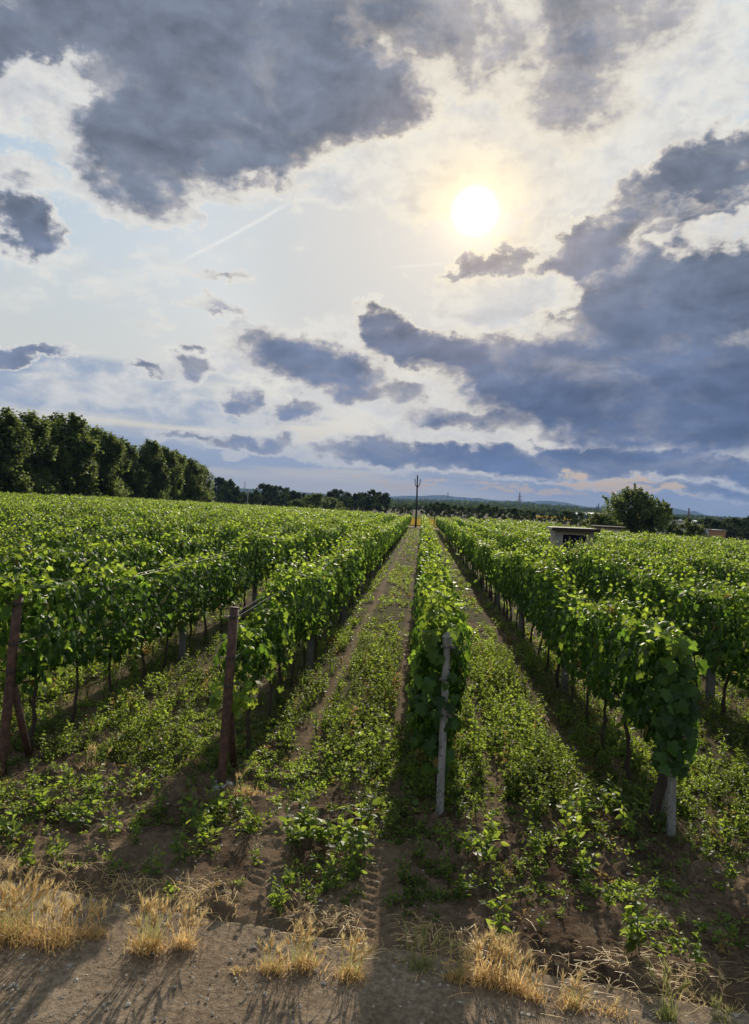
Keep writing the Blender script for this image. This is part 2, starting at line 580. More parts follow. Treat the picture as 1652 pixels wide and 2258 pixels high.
M_VINE = leaf_mat('vine_leaf', (.029, .060, .019), (.100, .150, .026), (.150, .290, .028), (.46, .58, .055), .46, .50, .20, dry=(.16, .12, .03))
M_WEED = leaf_mat('weed_leaf', (.050, .085, .022), (.105, .135, .03), (.25, .375, .04), (.48, .52, .07), .48, .5, .26, dry=(.22, .15, .05))
M_TREE = leaf_mat('tree_leaf', (.046, .068, .028), (.075, .10, .035), (.18, .245, .05), (.31, .37, .08), .40, .6, .10)
M_FAR = leaf_mat('far_tree_leaf', (.038, .056, .026), (.06, .08, .028), (.075, .11, .03), (.13, .17, .04), .28, .9, .0)
M_STRAW = leaf_mat('dry_straw', (.50, .33, .14), (.58, .46, .22), (.68, .45, .18), (.78, .63, .32), .42, .5, .3)


def plain(name, col, rough=.6, spec=.4, var=.25, scale=20., bd=0.0, metal=0.0):
    m, G = newmat(name)
    t = G.node('ShaderNodeTexCoord')
    n = G.noise(t.outputs['Object'], scale, 5, .6)
    k = G.m('MULTIPLY_ADD', G.m('SUBTRACT', n, .5), var * 2, 1.0)
    return finish(m, G, bsdf(G, G.v('SCALE', col, scale=k), rough, spec, bump(G, n, bd) if bd else None, metal))


M_BARK = plain('vine_bark', (.055, .040, .030), .9, .2, .7, 40, .01)
M_TRUNK = plain('tree_bark', (.07, .055, .042), .9, .2, .5, 6, .03)
M_STEM = plain('weed_stem', (.075, .11, .035), .6, .3, .3, 30)
M_WIRE = plain('wire', (.12, .11, .10), .35, .5, .3, 8, 0, .7)
M_TIE = plain('dark_wire', (.05, .045, .04), .5, .5, .4, 60, 0, .5)
M_DARKPOLE = plain('tarred_wood', (.045, .036, .03), .8, .3, .4, 5)
M_STEEL = plain('grey_steel', (.16, .16, .16), .5, .4, .2, 2, 0, .4)
M_REDSTEEL = plain('painted_tower_steel', (.22, .12, .10), .6, .4, .2, 1)
M_WHITEWALL = plain('white_wall', (.62, .62, .62), .7, .3, .06, .6)
M_WHITEROOF = plain('white_roof', (.82, .82, .80), .4, .4, .05, .3)
M_ORANGEWALL = plain('brown_wall', (.36, .19, .11), .8, .2, .12, .8)
M_DARKGLASS = plain('window_glass', (.03, .035, .045), .15, .5, .1, 1)
M_ROOFFELT = plain('roof_edge', (.05, .038, .034), .95, .05, .3, 6)
M_NAVY = plain('navy_door', (.012, .014, .036), .9, .08, .3, 4)
M_STONE = plain('pebble', (.30, .26, .21), .8, .3, .5, 25)


def mat_rust():
    m, G = newmat('rusty_steel')
    t = G.node('ShaderNodeTexCoord')
    n = G.noise(t.outputs['Object'], 18, 6, .65)
    n2 = G.noise(G.v('MULTIPLY', t.outputs['Object'], (40, 40, 5)), 1, 4, .6)
    col = G.mix(G.ramp(n, .35, .68), (.045, .024, .018), (.115, .056, .036))
    col = G.mix(G.ramp(n2, .58, .75, 0, .5), col, (.04, .025, .022))
    return finish(m, G, bsdf(G, col, .75, .35, bump(G, n, .004)))


def mat_paintpost():
    m, G = newmat('flaking_white_post')
    t = G.node('ShaderNodeTexCoord')
    n = G.noise(t.outputs['Object'], 28, 5, .7)
    n2 = G.noise(G.v('MULTIPLY', t.outputs['Object'], (30, 30, 4)), 1, 5, .6)
    col = G.mix(G.ramp(n2, .3, .7), (.155, .148, .135), (.27, .26, .24))
    col = G.mix(G.ramp(n, .57, .61), col, (.09, .060, .045))
    return finish(m, G, bsdf(G, col, .8, .3, bump(G, n, .004)))


def mat_concrete(name='grey_concrete', a=(.20, .19, .175), b=(.34, .33, .30)):
    m, G = newmat(name)
    t = G.node('ShaderNodeTexCoord')
    n = G.noise(t.outputs['Object'], 14, 6, .65)
    n2 = G.noise(t.outputs['Object'], 70, 3, .6)
    col = G.mix(G.ramp(n, .3, .7), a, b)
    col = G.mix(G.ramp(n2, .64, .70, 0, .7), col, (.07, .06, .05))
    return finish(m, G, bsdf(G, col, .85, .3, bump(G, n2, .004)))


def mat_brick():
    m, G = newmat('pale_brick')
    t = G.node('ShaderNodeTexCoord')
    b = G.node('ShaderNodeTexBrick')
    x, y, z = G.sep(t.outputs['Object'])
    G.put(b.inputs['Vector'], G.xyz(G.m('ADD', x, y), z, 0))
    b.inputs['Color1'].default_value = (.42, .36, .30, 1)
    b.inputs['Color2'].default_value = (.34, .29, .25, 1)
    b.inputs['Mortar'].default_value = (.20, .17, .15, 1)
    b.inputs['Scale'].default_value = 1.0
    b.inputs['Mortar Size'].default_value = .008
    b.inputs['Brick Width'].default_value = .25
    b.inputs['Row Height'].default_value = .075
    n = G.noise(t.outputs['Object'], 5, 4, .6)
    col = G.v('SCALE', b.outputs['Color'], scale=G.m('MULTIPLY_ADD', n, .7, .65))
    return finish(m, G, bsdf(G, col, .85, .25))


M_RUST, M_PAINT, M_CONC, M_BRICK = mat_rust(), mat_paintpost(), mat_concrete(), mat_brick()
M_OLDCONC = mat_concrete('weathered_concrete', (.085, .08, .07), (.16, .152, .138))


def mat_soil(name='soil'):
    m, G = newmat(name)
    t = G.node('ShaderNodeTexCoord')
    co = t.outputs['Object']
    n1 = G.noise(co, 1.3, 6, .62)
    n2 = G.noise(co, 14, 6, .68)
    n3 = G.noise(co, 75, 4, .65)
    col = G.mix(G.ramp(n1, .34, .66), (.070, .046, .030), (.150, .104, .068))
    col = G.mix(G.ramp(n2, .36, .68), G.v('SCALE', col, scale=.55), G.v('SCALE', col, scale=1.25))
    dry = attr(G, 'dry')
    col = G.mix(dry, col, G.mix(n2, (.155, .108, .068), (.235, .168, .110)))
    gr = G.m('MULTIPLY', attr(G, 'green'), G.ramp(n2, .38, .6))
    col = G.mix(gr, col, G.mix(n3, (.035, .050, .017), (.085, .095, .030)))
    col = G.mix(G.ramp(n3, .70, .76, 0, .6), col, (.30, .25, .19))
    h = G.m('ADD', G.m('MULTIPLY', n2, 1.0), G.m('MULTIPLY', n3, .35))
    return finish(m, G, bsdf(G, col, 1.0, .02, bump(G, h, .035, .9)))


def mat_road():
    m, G = newmat('packed_dirt')
    t = G.node('ShaderNodeTexCoord')
    co = t.outputs['Object']
    n1 = G.noise(co, 1.1, 6, .6)
    n2 = G.noise(co, 22, 6, .7)
    n3 = G.noise(co, 110, 3, .6)
    col = G.mix(G.ramp(n1, .32, .68), (.182, .132, .088), (.275, .210, .148))
    col = G.mix(G.ramp(n2, .34, .66), G.v('SCALE', col, scale=.60), G.v('SCALE', col, scale=1.18))
    n4 = G.noise(co, 34, 2, .5)
    col = G.mix(G.ramp(n4, .68, .72, 0, .75), col, (.05, .038, .028))
    col = G.mix(G.ramp(n3, .68, .74, 0, .7), col, (.34, .30, .25))
    col = G.mix(G.ramp(n3, .30, .26, 0, .7), col, (.045, .036, .03))
    h = G.m('ADD', G.m('MULTIPLY', n2, .7), G.m('MULTIPLY', n3, .4))
    return finish(m, G, bsdf(G, col, 1.0, .02, bump(G, h, .024, 1.0)))


def mat_field(name, a, b, sc=.05, stripes=0.0):
    m, G = newmat(name)
    t = G.node('ShaderNodeTexCoord')
    n = G.noise(t.outputs['Object'], sc, 6, .65)
    n2 = G.noise(t.outputs['Object'], sc * 30, 4, .7)
    col = G.mix(G.ramp(n, .3, .7), a, b)
    col = G.v('SCALE', col, scale=G.m('MULTIPLY_ADD', n2, .6, .7))
    return finish(m, G, bsdf(G, col, 1.0, 0.0))


M_SOIL, M_ROAD = mat_soil(), mat_road()
# ------------------------------------------------------------------ rows of the vineyard: where they stand
POST = {-2: at(3, 1702), -1: at(488, 1735), 0: at(969, 1795), 1: at(1480, 1845)}
print('posts', {k: tuple(round(q, 2) for q in v) for k, v in POST.items()})
SP = (POST[1].x - POST[-2].x) / 3.0


def row_x(k):
    return POST[k].x if k in POST else (POST[1].x + SP * (k - 1) if k > 1 else POST[-2].x + SP * (k + 2))


def row_y0(k):
    return POST[k].y if k in POST else 6.9 - 0.13 * row_x(k)


def row_y1(k):
    return 110 - 1.3 * row_x(k)


ROWS = list(range(-23, 17))
ROWX = np.array([row_x(k) for k in ROWS])


def road_edge(x):
    """y of the ragged edge between the dirt road and the vineyard headland"""
    return 4.62 - 0.115 * x + 0.10 * (fbm(x * 1.7, x * 0 + 3.1, 4, 5) - .5)


TRACKS = ((-1.36, .17), (-0.28, .15), (.62, .16), (1.62, .14))      # wheel tracks in the two alleys in front


def alley(x, y):
    """distance to the nearest row line, and how much of a wheel track a place is"""
    d = np.min(np.abs(np.asarray(x)[..., None] - ROWX), axis=-1)
    tr = np.zeros_like(np.asarray(x, float))
    for k in range(-23, 16):
        a, b = row_x(k), row_x(k + 1)
        w = b - a
        for f in (.27, .78):
            xc = a + f * w + .06 * (vnoise(np.asarray(y) * .25, np.full_like(np.asarray(y, float), k), 31) - .5)
            tr = np.maximum(tr, np.exp(-((x - xc) / .105) ** 2))
    return d, tr


# ------------------------------------------------------------------ ground
def far_rise(x, y):
    r = np.hypot(x, y)
    az = np.degrees(np.arctan2(x, np.maximum(y, 1e-3)))
    up = 15.0 * sm(450, 2600, r) * (1 - .85 * sm(6, 22, az))
    down = -3.6 * sm(60, 150, r) * sm(10, 17, az)
    return np.where(y > 60, up + down, 0.0)


_gz0 = gz


def gz(x, y):
    x, y = np.asarray(x, float), np.asarray(y, float)
    return _gz0(x, y) + far_rise(x, y)


def tread(x, y):
    """chevrons pressed into the soft headland by a tractor tyre"""
    h = np.zeros_like(x)
    for (xa, ya, xb, yb, w) in TYRES:
        L = math.hypot(xb - xa, yb - ya)
        tx, ty = (xb - xa) / L, (yb - ya) / L
        s_ = (x - xa) * tx + (y - ya) * ty
        q = (x - xa) * ty - (y - ya) * tx
        inside = sm(w, w * .8, np.abs(q)) * sm(-.1, .1, s_) * sm(L + .1, L - .2, s_)
        side = np.where(q > 0, s_, s_ + .055)
        ph = ((side - np.abs(q) * .55) / .11) % 1.0
        lug = sm(.12, .3, ph) * sm(.72, .52, ph)
        h += inside * (-.012 - .040 * lug * sm(.28, .62, fbm(x * 3.5, y * 3.5, 3, 58)))
    return h


_t1, _t2, _t3, _t4 = at(560, 2085), at(605, 1850), at(835, 2085), at(838, 1880)
TYRES = ((_t1.x, _t1.y, _t2.x, _t2.y, .15), (_t3.x, _t3.y, _t4.x, _t4.y, .13))


def on_tyre(x, y):
    k = np.zeros(np.shape(x))
    for (xa, ya, xb, yb, w) in TYRES:
        L = math.hypot(xb - xa, yb - ya)
        s_ = ((x - xa) * (xb - xa) + (y - ya) * (yb - ya)) / L
        q = np.abs((x - xa) * (yb - ya) - (y - ya) * (xb - xa)) / L
        k = np.maximum(k, sm(w * 1.25, w, q) * sm(-.2, 0, s_) * sm(L + .2, L, s_))
    return k


def axis(fine0, fine1, step, lo, hi, growth=1.13):
    a = list(np.arange(fine0, fine1 + 1e-9, step))
    s_, v = step, a[-1]
    while v < hi:
        s_ *= growth
        v += s_
        a.append(v)
    s_, v = step, a[0]
    pre = []
    while v > lo:
        s_ *= growth
        v -= s_
        pre.append(v)
    return np.array(pre[::-1] + a)


def rough_h(x, y):
    near = sm(26, 12, y) * sm(-3, 1, y)
    clod = np.maximum(0, fbm(x * 11, y * 11, 4, 40, .65) - .45) * .19 * (.3 + 1.2 * sm(.4, .6, fbm(x * 1.3, y * 1.3, 3, 47))) + (fbm(x * 2.2, y * 2.2, 3, 44) - .5) * .09
    d, tr = alley(x, y)
    head = sm(8.5, 6.8, y + .13 * x)
    h = near * (clod * (.35 + .65 * head) * (1 - .75 * tr * (1 - head)) - .035 * tr * (1 - head))
    on_road = sm(.05, -.10, y - road_edge(x))
    h = h * (1 - .55 * on_tyre(x, y))
    return h * (1 - on_road) + tread(x, y) * (1 - on_road), on_road


gx = axis(-5.2, 4.6, .028, -26000, 26000, 1.16)
gy = axis(3.2, 8.6, .026, -3000, 26000, 1.055)
X, Y = np.meshgrid(gx, gy)
RH, ONR = rough_h(X, Y)
Z = gz(X, Y) + RH - .03 * ONR
d_, tr_ = alley(X, Y)
inv = sm(6.6, 7.6, Y + .13 * X) * sm(6, -2, Y - (110 - 1.3 * X))
dryA = np.clip(inv * tr_ * sm(1.0, 2.4, np.abs(X - row_x(0)) * 0 + 2.5) * (.35 + .35 * fbm(X, Y, 3, 61)) * np.where(np.abs(X + .8) < 2.2, 1.0, .5), 0, 1)
headl = sm(7.6, 6.0, Y + .13 * X)
dryA = np.maximum(dryA, headl * sm(.45, .7, fbm(X * 1.1, Y * 1.1, 4, 66)) * .55)
for (xa, ya, xb, yb, w) in TYRES:
    L = math.hypot(xb - xa, yb - ya)
    q = np.abs((X - xa) * (yb - ya) - (Y - ya) * (xb - xa)) / L
    dryA = np.maximum(dryA, sm(w * 1.5, w * .7, q) * headl * .6)
far_end = sm(-1, 3, Y - (110 - 1.3 * X)) * sm(14, 7, Y - (110 - 1.3 * X))
dryA = np.maximum(dryA, far_end * .9)
greenA = inv * (1 - .8 * tr_) * sm(.25, .5, fbm(X * .8, Y * .8, 4, 71)) * .95
greenA = np.maximum(greenA, sm(10, 18, Y - (110 - 1.3 * X)) * .9)
greenA = np.where(Y < 3, .5, greenA)
ny, nx = X.shape
i, j = np.meshgrid(np.arange(ny - 1), np.arange(nx - 1), indexing='ij')
Q = np.stack([i * nx + j, i * nx + j + 1, (i + 1) * nx + j + 1, (i + 1) * nx + j], -1).reshape(-1, 4)
mb = MB()
mb.add(np.stack([X, Y, Z], -1).reshape(-1, 3), [Q], dry=dryA.ravel(), green=greenA.ravel())
ground = tag(mb.obj('ground', M_SOIL, smooth=True), kind='structure')

# the dirt road the picture is taken from
rx = np.arange(-9, 9.01, .05)
ry = np.linspace(0, 1, 90)
RX, T = np.meshgrid(rx, ry)
RE = road_edge(RX) + .02
RY = RE - 4.6 * T ** 1.3
RZ = gz(RX, RY) + .012 + .014 * (fbm(RX * 5, RY * 5, 4, 80) - .5) + .04 * (fbm(RX * .8, RY * .8, 2, 83) - .5) - .045 * sm(.04, 0, T)
ny, nx = RX.shape
i, j = np.meshgrid(np.arange(ny - 1), np.arange(nx - 1), indexing='ij')
Q = np.stack([i * nx + j, (i + 1) * nx + j, (i + 1) * nx + j + 1, i * nx + j + 1], -1).reshape(-1, 4)
mb = MB()
mb.add(np.stack([RX, RY, RZ], -1).reshape(-1, 3), [Q])
tag(mb.obj('dirt_road', M_ROAD, smooth=True), kind='structure')


def surf(x, y):
    """height of the ground or road surface at a place, with its clods"""
    x, y = np.atleast_1d(np.asarray(x, float)), np.atleast_1d(np.asarray(y, float))
    h, on = rough_h(x, y)
    return gz(x, y) + np.where(on > .5, .012, h)


# pebbles and crumbs on the road and the headland
mb = MB()
oct_v = np.array([(1, 0, 0), (-1, 0, 0), (0, 1, 0), (0, -1, 0), (0, 0, 1), (0, 0, -1)], float)
oct_f = np.array([(0, 2, 4), (2, 1, 4), (1, 3, 4), (3, 0, 4), (2, 0, 5), (1, 2, 5), (3, 1, 5), (0, 3, 5)])
NPB = 4200
bx_ = rng.uniform(-4.2, 3.4, NPB)
by_ = np.where(rng.random(NPB) < .75, road_edge(bx_) - rng.random(NPB) ** .8 * 1.3, road_edge(bx_) + rng.random(NPB) * 1.6)
bz_ = surf(bx_, by_)
for q in range(NPB):
    s_ = .0035 + .014 * rng.random() ** 5
    V = oct_v * (s_ * rng.uniform(.7, 1.4), s_ * rng.uniform(.7, 1.4), s_ * rng.uniform(.4, .8)) * rng.uniform(.8, 1.2, (6, 1))
    a = rng.random() * 6.28
    V = V @ np.array([[math.cos(a), math.sin(a), 0], [-math.sin(a), math.cos(a), 0], [0, 0, 1]])
    mb.add(V + (bx_[q], by_[q], bz_[q] + s_ * .2), oct_f)
tag(mb.obj('pebbles', M_STONE), 'small pale pebbles and crumbs strewn over the dirt road', 'pebbles', kind='stuff')
# ------------------------------------------------------------------ leaves
LEAF0_V = np.array([(0, .40, .05)] + [(0, .06, 0), (.20, -.06, -.03), (.46, .10, -.10), (.36, .32, -.05), (.56, .50, -.15), (.27, .63, -.05), (.17, .84, -.10), (0, 1.0, -.16),
                    (-.17, .84, -.10), (-.27, .63, -.05), (-.56, .50, -.15), (-.36, .32, -.05), (-.46, .10, -.10), (-.20, -.06, -.03)], float)
_k = np.arange(14)
LEAF0_F = np.stack([np.zeros(14, int), 1 + (_k + 1) % 14, 1 + _k], -1)[:, ::-1]
LEAF1_V = np.array([(0, 0, 0), (.48, .12, -.1), (.42, .62, -.12), (0, 1, -.12), (-.42, .62, -.12), (-.48, .12, -.1)], float)
LEAF1_F = np.array([(0, 1, 2, 3), (0, 3, 4, 5)])
LEAF2_V = np.array([(0, -.05, 0), (.52, .42, -.06), (0, 1, 0), (-.52, .42, -.06)], float)
LEAF2_F = np.array([(0, 1, 2, 3)])
BLADE_V = np.array([(0, 0, 0), (.17, .32, .05), (.12, .68, .0), (0, 1, -.16), (-.12, .68, .0), (-.17, .32, .05), (0, .5, -.02)], float)
BLADE_F = np.array([(0, 1, 2, 6), (6, 2, 3, 4), (0, 6, 4, 5)])
BLADE1_V = np.array([(0, 0, 0), (.19, .45, .03), (0, 1, -.12), (-.19, .45, .03)], float)
BLADE1_F = np.array([(0, 1, 2, 3)])


def unit(a):
    return a / (np.linalg.norm(a, axis=-1, keepdims=True) + 1e-9)


def put_leaves(mb, pos, nor, tip, size, young, tone, TV, TF, curl=None):
    """one leaf per row of pos, facing nor, its point towards tip"""
    nor = unit(nor)
    tip = unit(tip - nor * np.sum(tip * nor, -1, keepdims=True))
    side = np.cross(tip, nor)
    z = np.ones((len(pos), 1)) if curl is None else curl[:, None]
    n = len(pos)
    V = pos[:, None] + size[:, None, None] * (TV[None, :, 0, None] * side[:, None] + TV[None, :, 1, None] * tip[:, None] + (TV[None, :, 2] * z)[..., None] * nor[:, None])
    F = (TF[None] + (np.arange(n) * len(TV))[:, None, None]).reshape(-1, TF.shape[1])
    m = len(TV)
    mb.add(V.reshape(-1, 3), [F], young=np.repeat(young, m), tone=np.repeat(tone, m))


def canopy(r, L=1.08, zlo=.66, zhi=1.72, hw=.19, side=185, inner=80, shoots=7, shoot_h=.30, dens=1.0, size=.105, hang=3, end_face=0):
    """leaf places of one vine of the hedge: two leafy faces, the inside, shoots standing up and canes hanging out"""
    P_, N_, T_, S_, Y_ = [], [], [], [], []
    ph = r.random() * 10
    lump = lambda y, z, s: 1.35 * (fbm(y * 2.6 + ph + s * 5, z * 2.6 + ph, 3, 3) - .5)
    n = int(side * dens)
    for s in (-1, 1):
        y = r.uniform(-L / 2, L / 2, n)
        z = zlo + (zhi - zlo) * r.random(n) ** .9 + .0
        prof = sm(zlo - .12, zlo + .28, z) * (1 - .45 * sm(zhi - .35, zhi + .1, z))
        x = s * (hw * prof * (1 + 1.1 * lump(y, z, s)) + r.normal(0, .035, n))
        zlow = zlo + .30 * (lump(y, np.zeros_like(y), s) + .1)
        ok = z > zlow
        nrm = np.stack([s * (0.85 + .3 * r.random(n)), r.normal(.10, .30, n), .16 + r.normal(0, .26, n)], -1)
        tp = np.stack([s * r.uniform(-.1, .5, n), r.normal(0, .45, n), -1 + r.normal(0, .25, n)], -1)
        P_.append(np.stack([x, y, z], -1)[ok]); N_.append(nrm[ok]); T_.append(tp[ok])
        S_.append(size * r.uniform(.6, 1.2, n)[ok])
        Y_.append(np.clip(.06 + .75 * sm(zhi - .18, zhi + .12, z) * r.random(n) + .55 * (r.random(n) > .93), 0, 1)[ok])
    n = int(inner * dens)
    y = r.uniform(-L / 2, L / 2, n)
    z = r.uniform(zlo + .05, zhi, n)
    P_.append(np.stack([r.normal(0, hw * .45, n), y, z], -1)); N_.append(r.normal(0, 1, (n, 3)) + (0, 0, .5)); T_.append(r.normal(0, .6, (n, 3)) + (0, 0, -.6))
    S_.append(size * r.uniform(.8, 1.2, n)); Y_.append(np.full(n, .05))
    # top of the hedge
    n = int(46 * dens)
    y = r.uniform(-L / 2, L / 2, n)
    z = zhi + .10 * lump(y, y * 0, 2) * 3 + r.normal(0, .045, n)
    P_.append(np.stack([r.normal(0, hw * .52, n), y, z], -1))
    N_.append(np.stack([r.normal(0, .5, n), r.normal(-.15, .5, n), np.full(n, .8)], -1)); T_.append(r.normal(0, 1, (n, 3)) + (0, 0, -.35))
    S_.append(size * r.uniform(.6, 1.1, n)); Y_.append(np.clip(.35 + .6 * r.random(n), 0, 1))
    canes = []
    for q in range(int(shoots)):
        y0, x0 = r.uniform(-L / 2, L / 2), r.normal(0, hw * .4)
        h = shoot_h * r.uniform(.35, 1.25)
        m = max(4, int(h / .042))
        t = np.linspace(0, 1, m)
        bend = r.normal(0, .16, 2)
        cp = np.stack([x0 + bend[0] * t ** 2, y0 + bend[1] * t ** 2, zhi - .12 + (h + .12) * t - .04 * t ** 3], -1)
        canes.append(cp)
        a = np.arange(m) * 2.4 + r.random() * 6
        out = np.stack([np.cos(a), np.sin(a), np.zeros(m)], -1)
        P_.append(cp + out * .02); N_.append(out * .5 + r.normal(0, .3, (m, 3)) + (0, 0, .65)); T_.append(out + (0, 0, -.45) + r.normal(0, .25, (m, 3)))
        S_.append(size * (1.0 - .6 * t) * r.uniform(.75, 1.1, m)); Y_.append(np.clip(.45 + .6 * t, 0, 1))
    for q in range(int(hang)):
        s = r.choice((-1, 1))
        y0, z0 = r.uniform(-L / 2, L / 2), r.uniform(zlo + .1, zhi)
        ln = r.uniform(.2, .5)
        m = max(4, int(ln / .05))
        t = np.linspace(0, 1, m)
        cp = np.stack([s * (hw * .8 + .22 * ln * np.sin(t * 2.2)), y0 + r.normal(0, .15) * t, z0 - ln * t ** 1.4 * .9 + .05 * np.sin(t * 3)], -1)
        canes.append(cp)
        a = np.arange(m) * 2.4
        out = np.stack([np.cos(a) * .5 + s * .5, np.sin(a), np.zeros(m)], -1)
        P_.append(cp + out * .03); N_.append(out + r.normal(0, .3, (m, 3)) + (0, 0, .6)); T_.append(out * .6 + (0, 0, -.8) + r.normal(0, .25, (m, 3)))
        S_.append(size * r.uniform(.6, 1.05, m)); Y_.append(np.clip(.25 + .5 * t * r.random(), 0, 1))
    if end_face:
        n = int(end_face)
        z = r.uniform(zlo - .1, zhi + .05, n)
        x = r.uniform(-hw, hw, n) * (1 - .3 * sm(zhi - .3, zhi, z))
        y = -L / 2 - .05 + r.normal(0, .05, n)
        P_.append(np.stack([x, y, z], -1)); N_.append(np.stack([r.normal(0, .4, n), np.full(n, -.9), .4 + r.normal(0, .3, n)], -1)); T_.append(np.stack([r.normal(0, .4, n), np.full(n, -.2), np.full(n, -1.)], -1))
        S_.append(size * r.uniform(.7, 1.25, n)); Y_.append(np.clip(.05 + .8 * sm(zhi - .4, zhi, z) * r.random(n), 0, 1))
    return np.vstack(P_), np.vstack(N_), np.vstack(T_), np.concatenate(S_), np.concatenate(Y_), canes


def foliage_mesh(seed, name='foliage', lod=0, **kw):
    r = np.random.default_rng(seed)
    P_, N_, T_, S_, Y_, canes = canopy(r, **kw)
    mb = MB()
    put_leaves(mb, P_, N_, T_, S_, Y_, r.random(len(P_)), (LEAF0_V, LEAF1_V, LEAF2_V)[lod], (LEAF0_F, LEAF1_F, LEAF2_F)[lod], r.uniform(.2, 1.9, len(P_)))
    if lod == 0:
        for cp in canes:
            mb.tube(cp, np.linspace(.0045, .002, len(cp)), 4, False, young=.6, tone=.3)
    return mb


def trunk_mesh(seed, h=.80, r0=.021, bend=.05):
    r = np.random.default_rng(seed)
    t = np.linspace(0, 1, 9)
    w = np.cumsum(r.normal(0, bend / 3, (9, 2)), 0)
    w -= w[0]
    pts = np.stack([w[:, 0], w[:, 1], -.06 + (h + .06) * t], -1)
    rad = r0 * (1.25 - .45 * t + .12 * r.normal(size=9))
    mb = MB().tube(pts, rad, 7)
    top = pts[-1]
    for s in (-1, 1):       # the arms of the old wood along the lowest wire
        q = np.linspace(0, 1, 5)
        mb.tube(np.stack([top[0] + 0 * q + r.normal(0, .01, 5), top[1] + s * .46 * q, top[2] - .03 + .07 * q ** .6], -1), r0 * (.75 - .35 * q), 5)
    return mb


FOL = [foliage_mesh(100 + q, dens=1.0, shoots=6 + q % 4, shoot_h=.26 + .07 * (q % 4), zlo=.64 + .05 * (q % 3), zhi=1.68 + .05 * (q % 4)).mesh('foliage', M_VINE) for q in range(12)]
TRK = [trunk_mesh(200 + q, r0=.016 + .003 * (q % 4), bend=.045).mesh('trunk', M_BARK, True) for q in range(6)]
def sparse_vine(q):
    mb = foliage_mesh(300 + q, dens=.55 + .2 * q, zlo=.80, zhi=1.45 + .1 * q, hw=.17, shoots=6, hang=4)
    if q == 0:      # young leaves that have sprouted low by the post
        r = np.random.default_rng(9)
        n = 46
        P_ = np.stack([r.choice((-1, 1), n) * r.uniform(.03, .24, n) + .02, r.normal(-.78, .10, n), r.uniform(.70, 1.02, n)], -1)
        put_leaves(mb, P_, r.normal(0, .5, (n, 3)) + (0, -.6, .4), r.normal(0, .4, (n, 3)) + (0, 0, -1), r.uniform(.07, .125, n), np.full(n, .95), r.random(n), LEAF0_V, LEAF0_F, r.uniform(.3, 1.7, n))
    return mb.mesh('foliage', M_VINE)


SPARSE = [sparse_vine(q) for q in range(2)]
ENDFOL = {0: foliage_mesh(400, L=.75, zlo=.50, zhi=1.72, hw=.19, dens=1.05, shoots=14, shoot_h=.50, size=.125, end_face=50, hang=7).mesh('foliage', M_VINE),
          1: foliage_mesh(401, L=.95, zlo=.80, zhi=1.86, hw=.15, dens=1.2, shoots=9, shoot_h=.24, size=.118, end_face=110, hang=3).mesh('foliage', M_VINE)}

ROWNAME = {-2: "the row behind the leftmost rusty post", -1: "the row behind the rusty post on a footing", 0: "the row behind the slender white post", 1: "the row behind the leaf-smothered post"}
for k in range(-23, -2):
    ROWNAME[k] = f"the {nth(-2 - k)} row left of the leftmost post"
for k in range(2, 17):
    ROWNAME[k] = f"the {nth(k - 1)} row right of the leaf-smothered post"

HUT = at(1268, 1162, 33.0)          # the little block house between the rows


def blocked(x, y):
    return (abs(x - HUT.x) < 1.75 and -1.0 < y - HUT.y < 3.4) or (abs(x - 18.6) < 2.2 and 71 < y < 75)


VINES = []
vr = np.random.default_rng(5)
for k in ROWS:
    x, y, i_ = row_x(k), row_y0(k), 0
    y += {-2: .55, -1: .95, 0: .48, 1: .40}.get(k, .5)
    while y < row_y1(k):
        if not blocked(x, y):
            VINES.append((k, i_ + 1, x + vr.normal(0, .02), y + vr.normal(0, .05)))
        i_ += 1
        y += 1.03 if i_ > 1 or k not in (0, 1) else .92


def pic(p):
    """picture position of a point, and how far ahead it is"""
    d = Vector(p) - EYE
    z = d.dot(_f)
    if z <= .1:
        return -9e3, -9e3, z
    return CX + FPX * d.dot(_r) / z, CY - FPX * d.dot(_u) / z, z


cand, rest = [], []
for v in VINES:
    px, py, z = pic((v[2], v[3], gzf(v[2], v[3]) + 1.5))
    inside = z > 0 and -25 < px < 1677
    (cand if inside else rest).append((z, v, px))
cand.sort(key=lambda q: q[0])
NEAR = cand[:299]
rest += cand[299:]
print('vines', len(VINES), 'near', len(NEAR), 'to', NEAR[-1][0])

for z, (k, i_, x, y), px in NEAR:
    v = tag(empty('grape_vine', (x, y, gzf(x, y)), 0), f"grapevine, {nth(i_)} from the road in {ROWNAME[k]}", 'grapevine', 'grapevines trained in rows on wires')
    if i_ == 1 and k in ENDFOL:
        f_ = link(bpy.data.objects.new('foliage', ENDFOL[k]), v)
        f_.location = (-.09 if k == 1 else -.05, 0, 0)
    elif k == -1 and i_ <= 2:
        f_ = link(bpy.data.objects.new('foliage', SPARSE[i_ - 1]), v)
    else:
        f_ = link(bpy.data.objects.new('foliage', FOL[vr.integers(12)]), v)
        f_.rotation_euler = (0, 0, math.pi * vr.integers(2))
        wob = 1 + .10 * (vnoise(np.array([y * .35]), np.array([k * 3.1]), 77)[0] - .5) * 2
        f_.scale = (vr.uniform(.9, 1.15), 1.0, wob * vr.uniform(.97, 1.03))
    tm = TRK[vr.integers(6)]
    if k == 1 and i_ == 1:
        tm = trunk_mesh(990, h=.95, r0=.040, bend=.10).mesh('trunk', M_BARK, True)
    elif k >= 1:
        tm = TRK[3] if vr.random() < .5 else tm
    t_ = link(bpy.data.objects.new('trunk', tm), v)
    t_.rotation_euler = (0, 0, math.pi * vr.integers(2))
    if k == 1 and i_ == 1:
        q_ = at(1437, 1832)
        t_.location = (q_.x - x, q_.y - y, 0)
        t_.rotation_euler = (R(-9), R(7), 0)

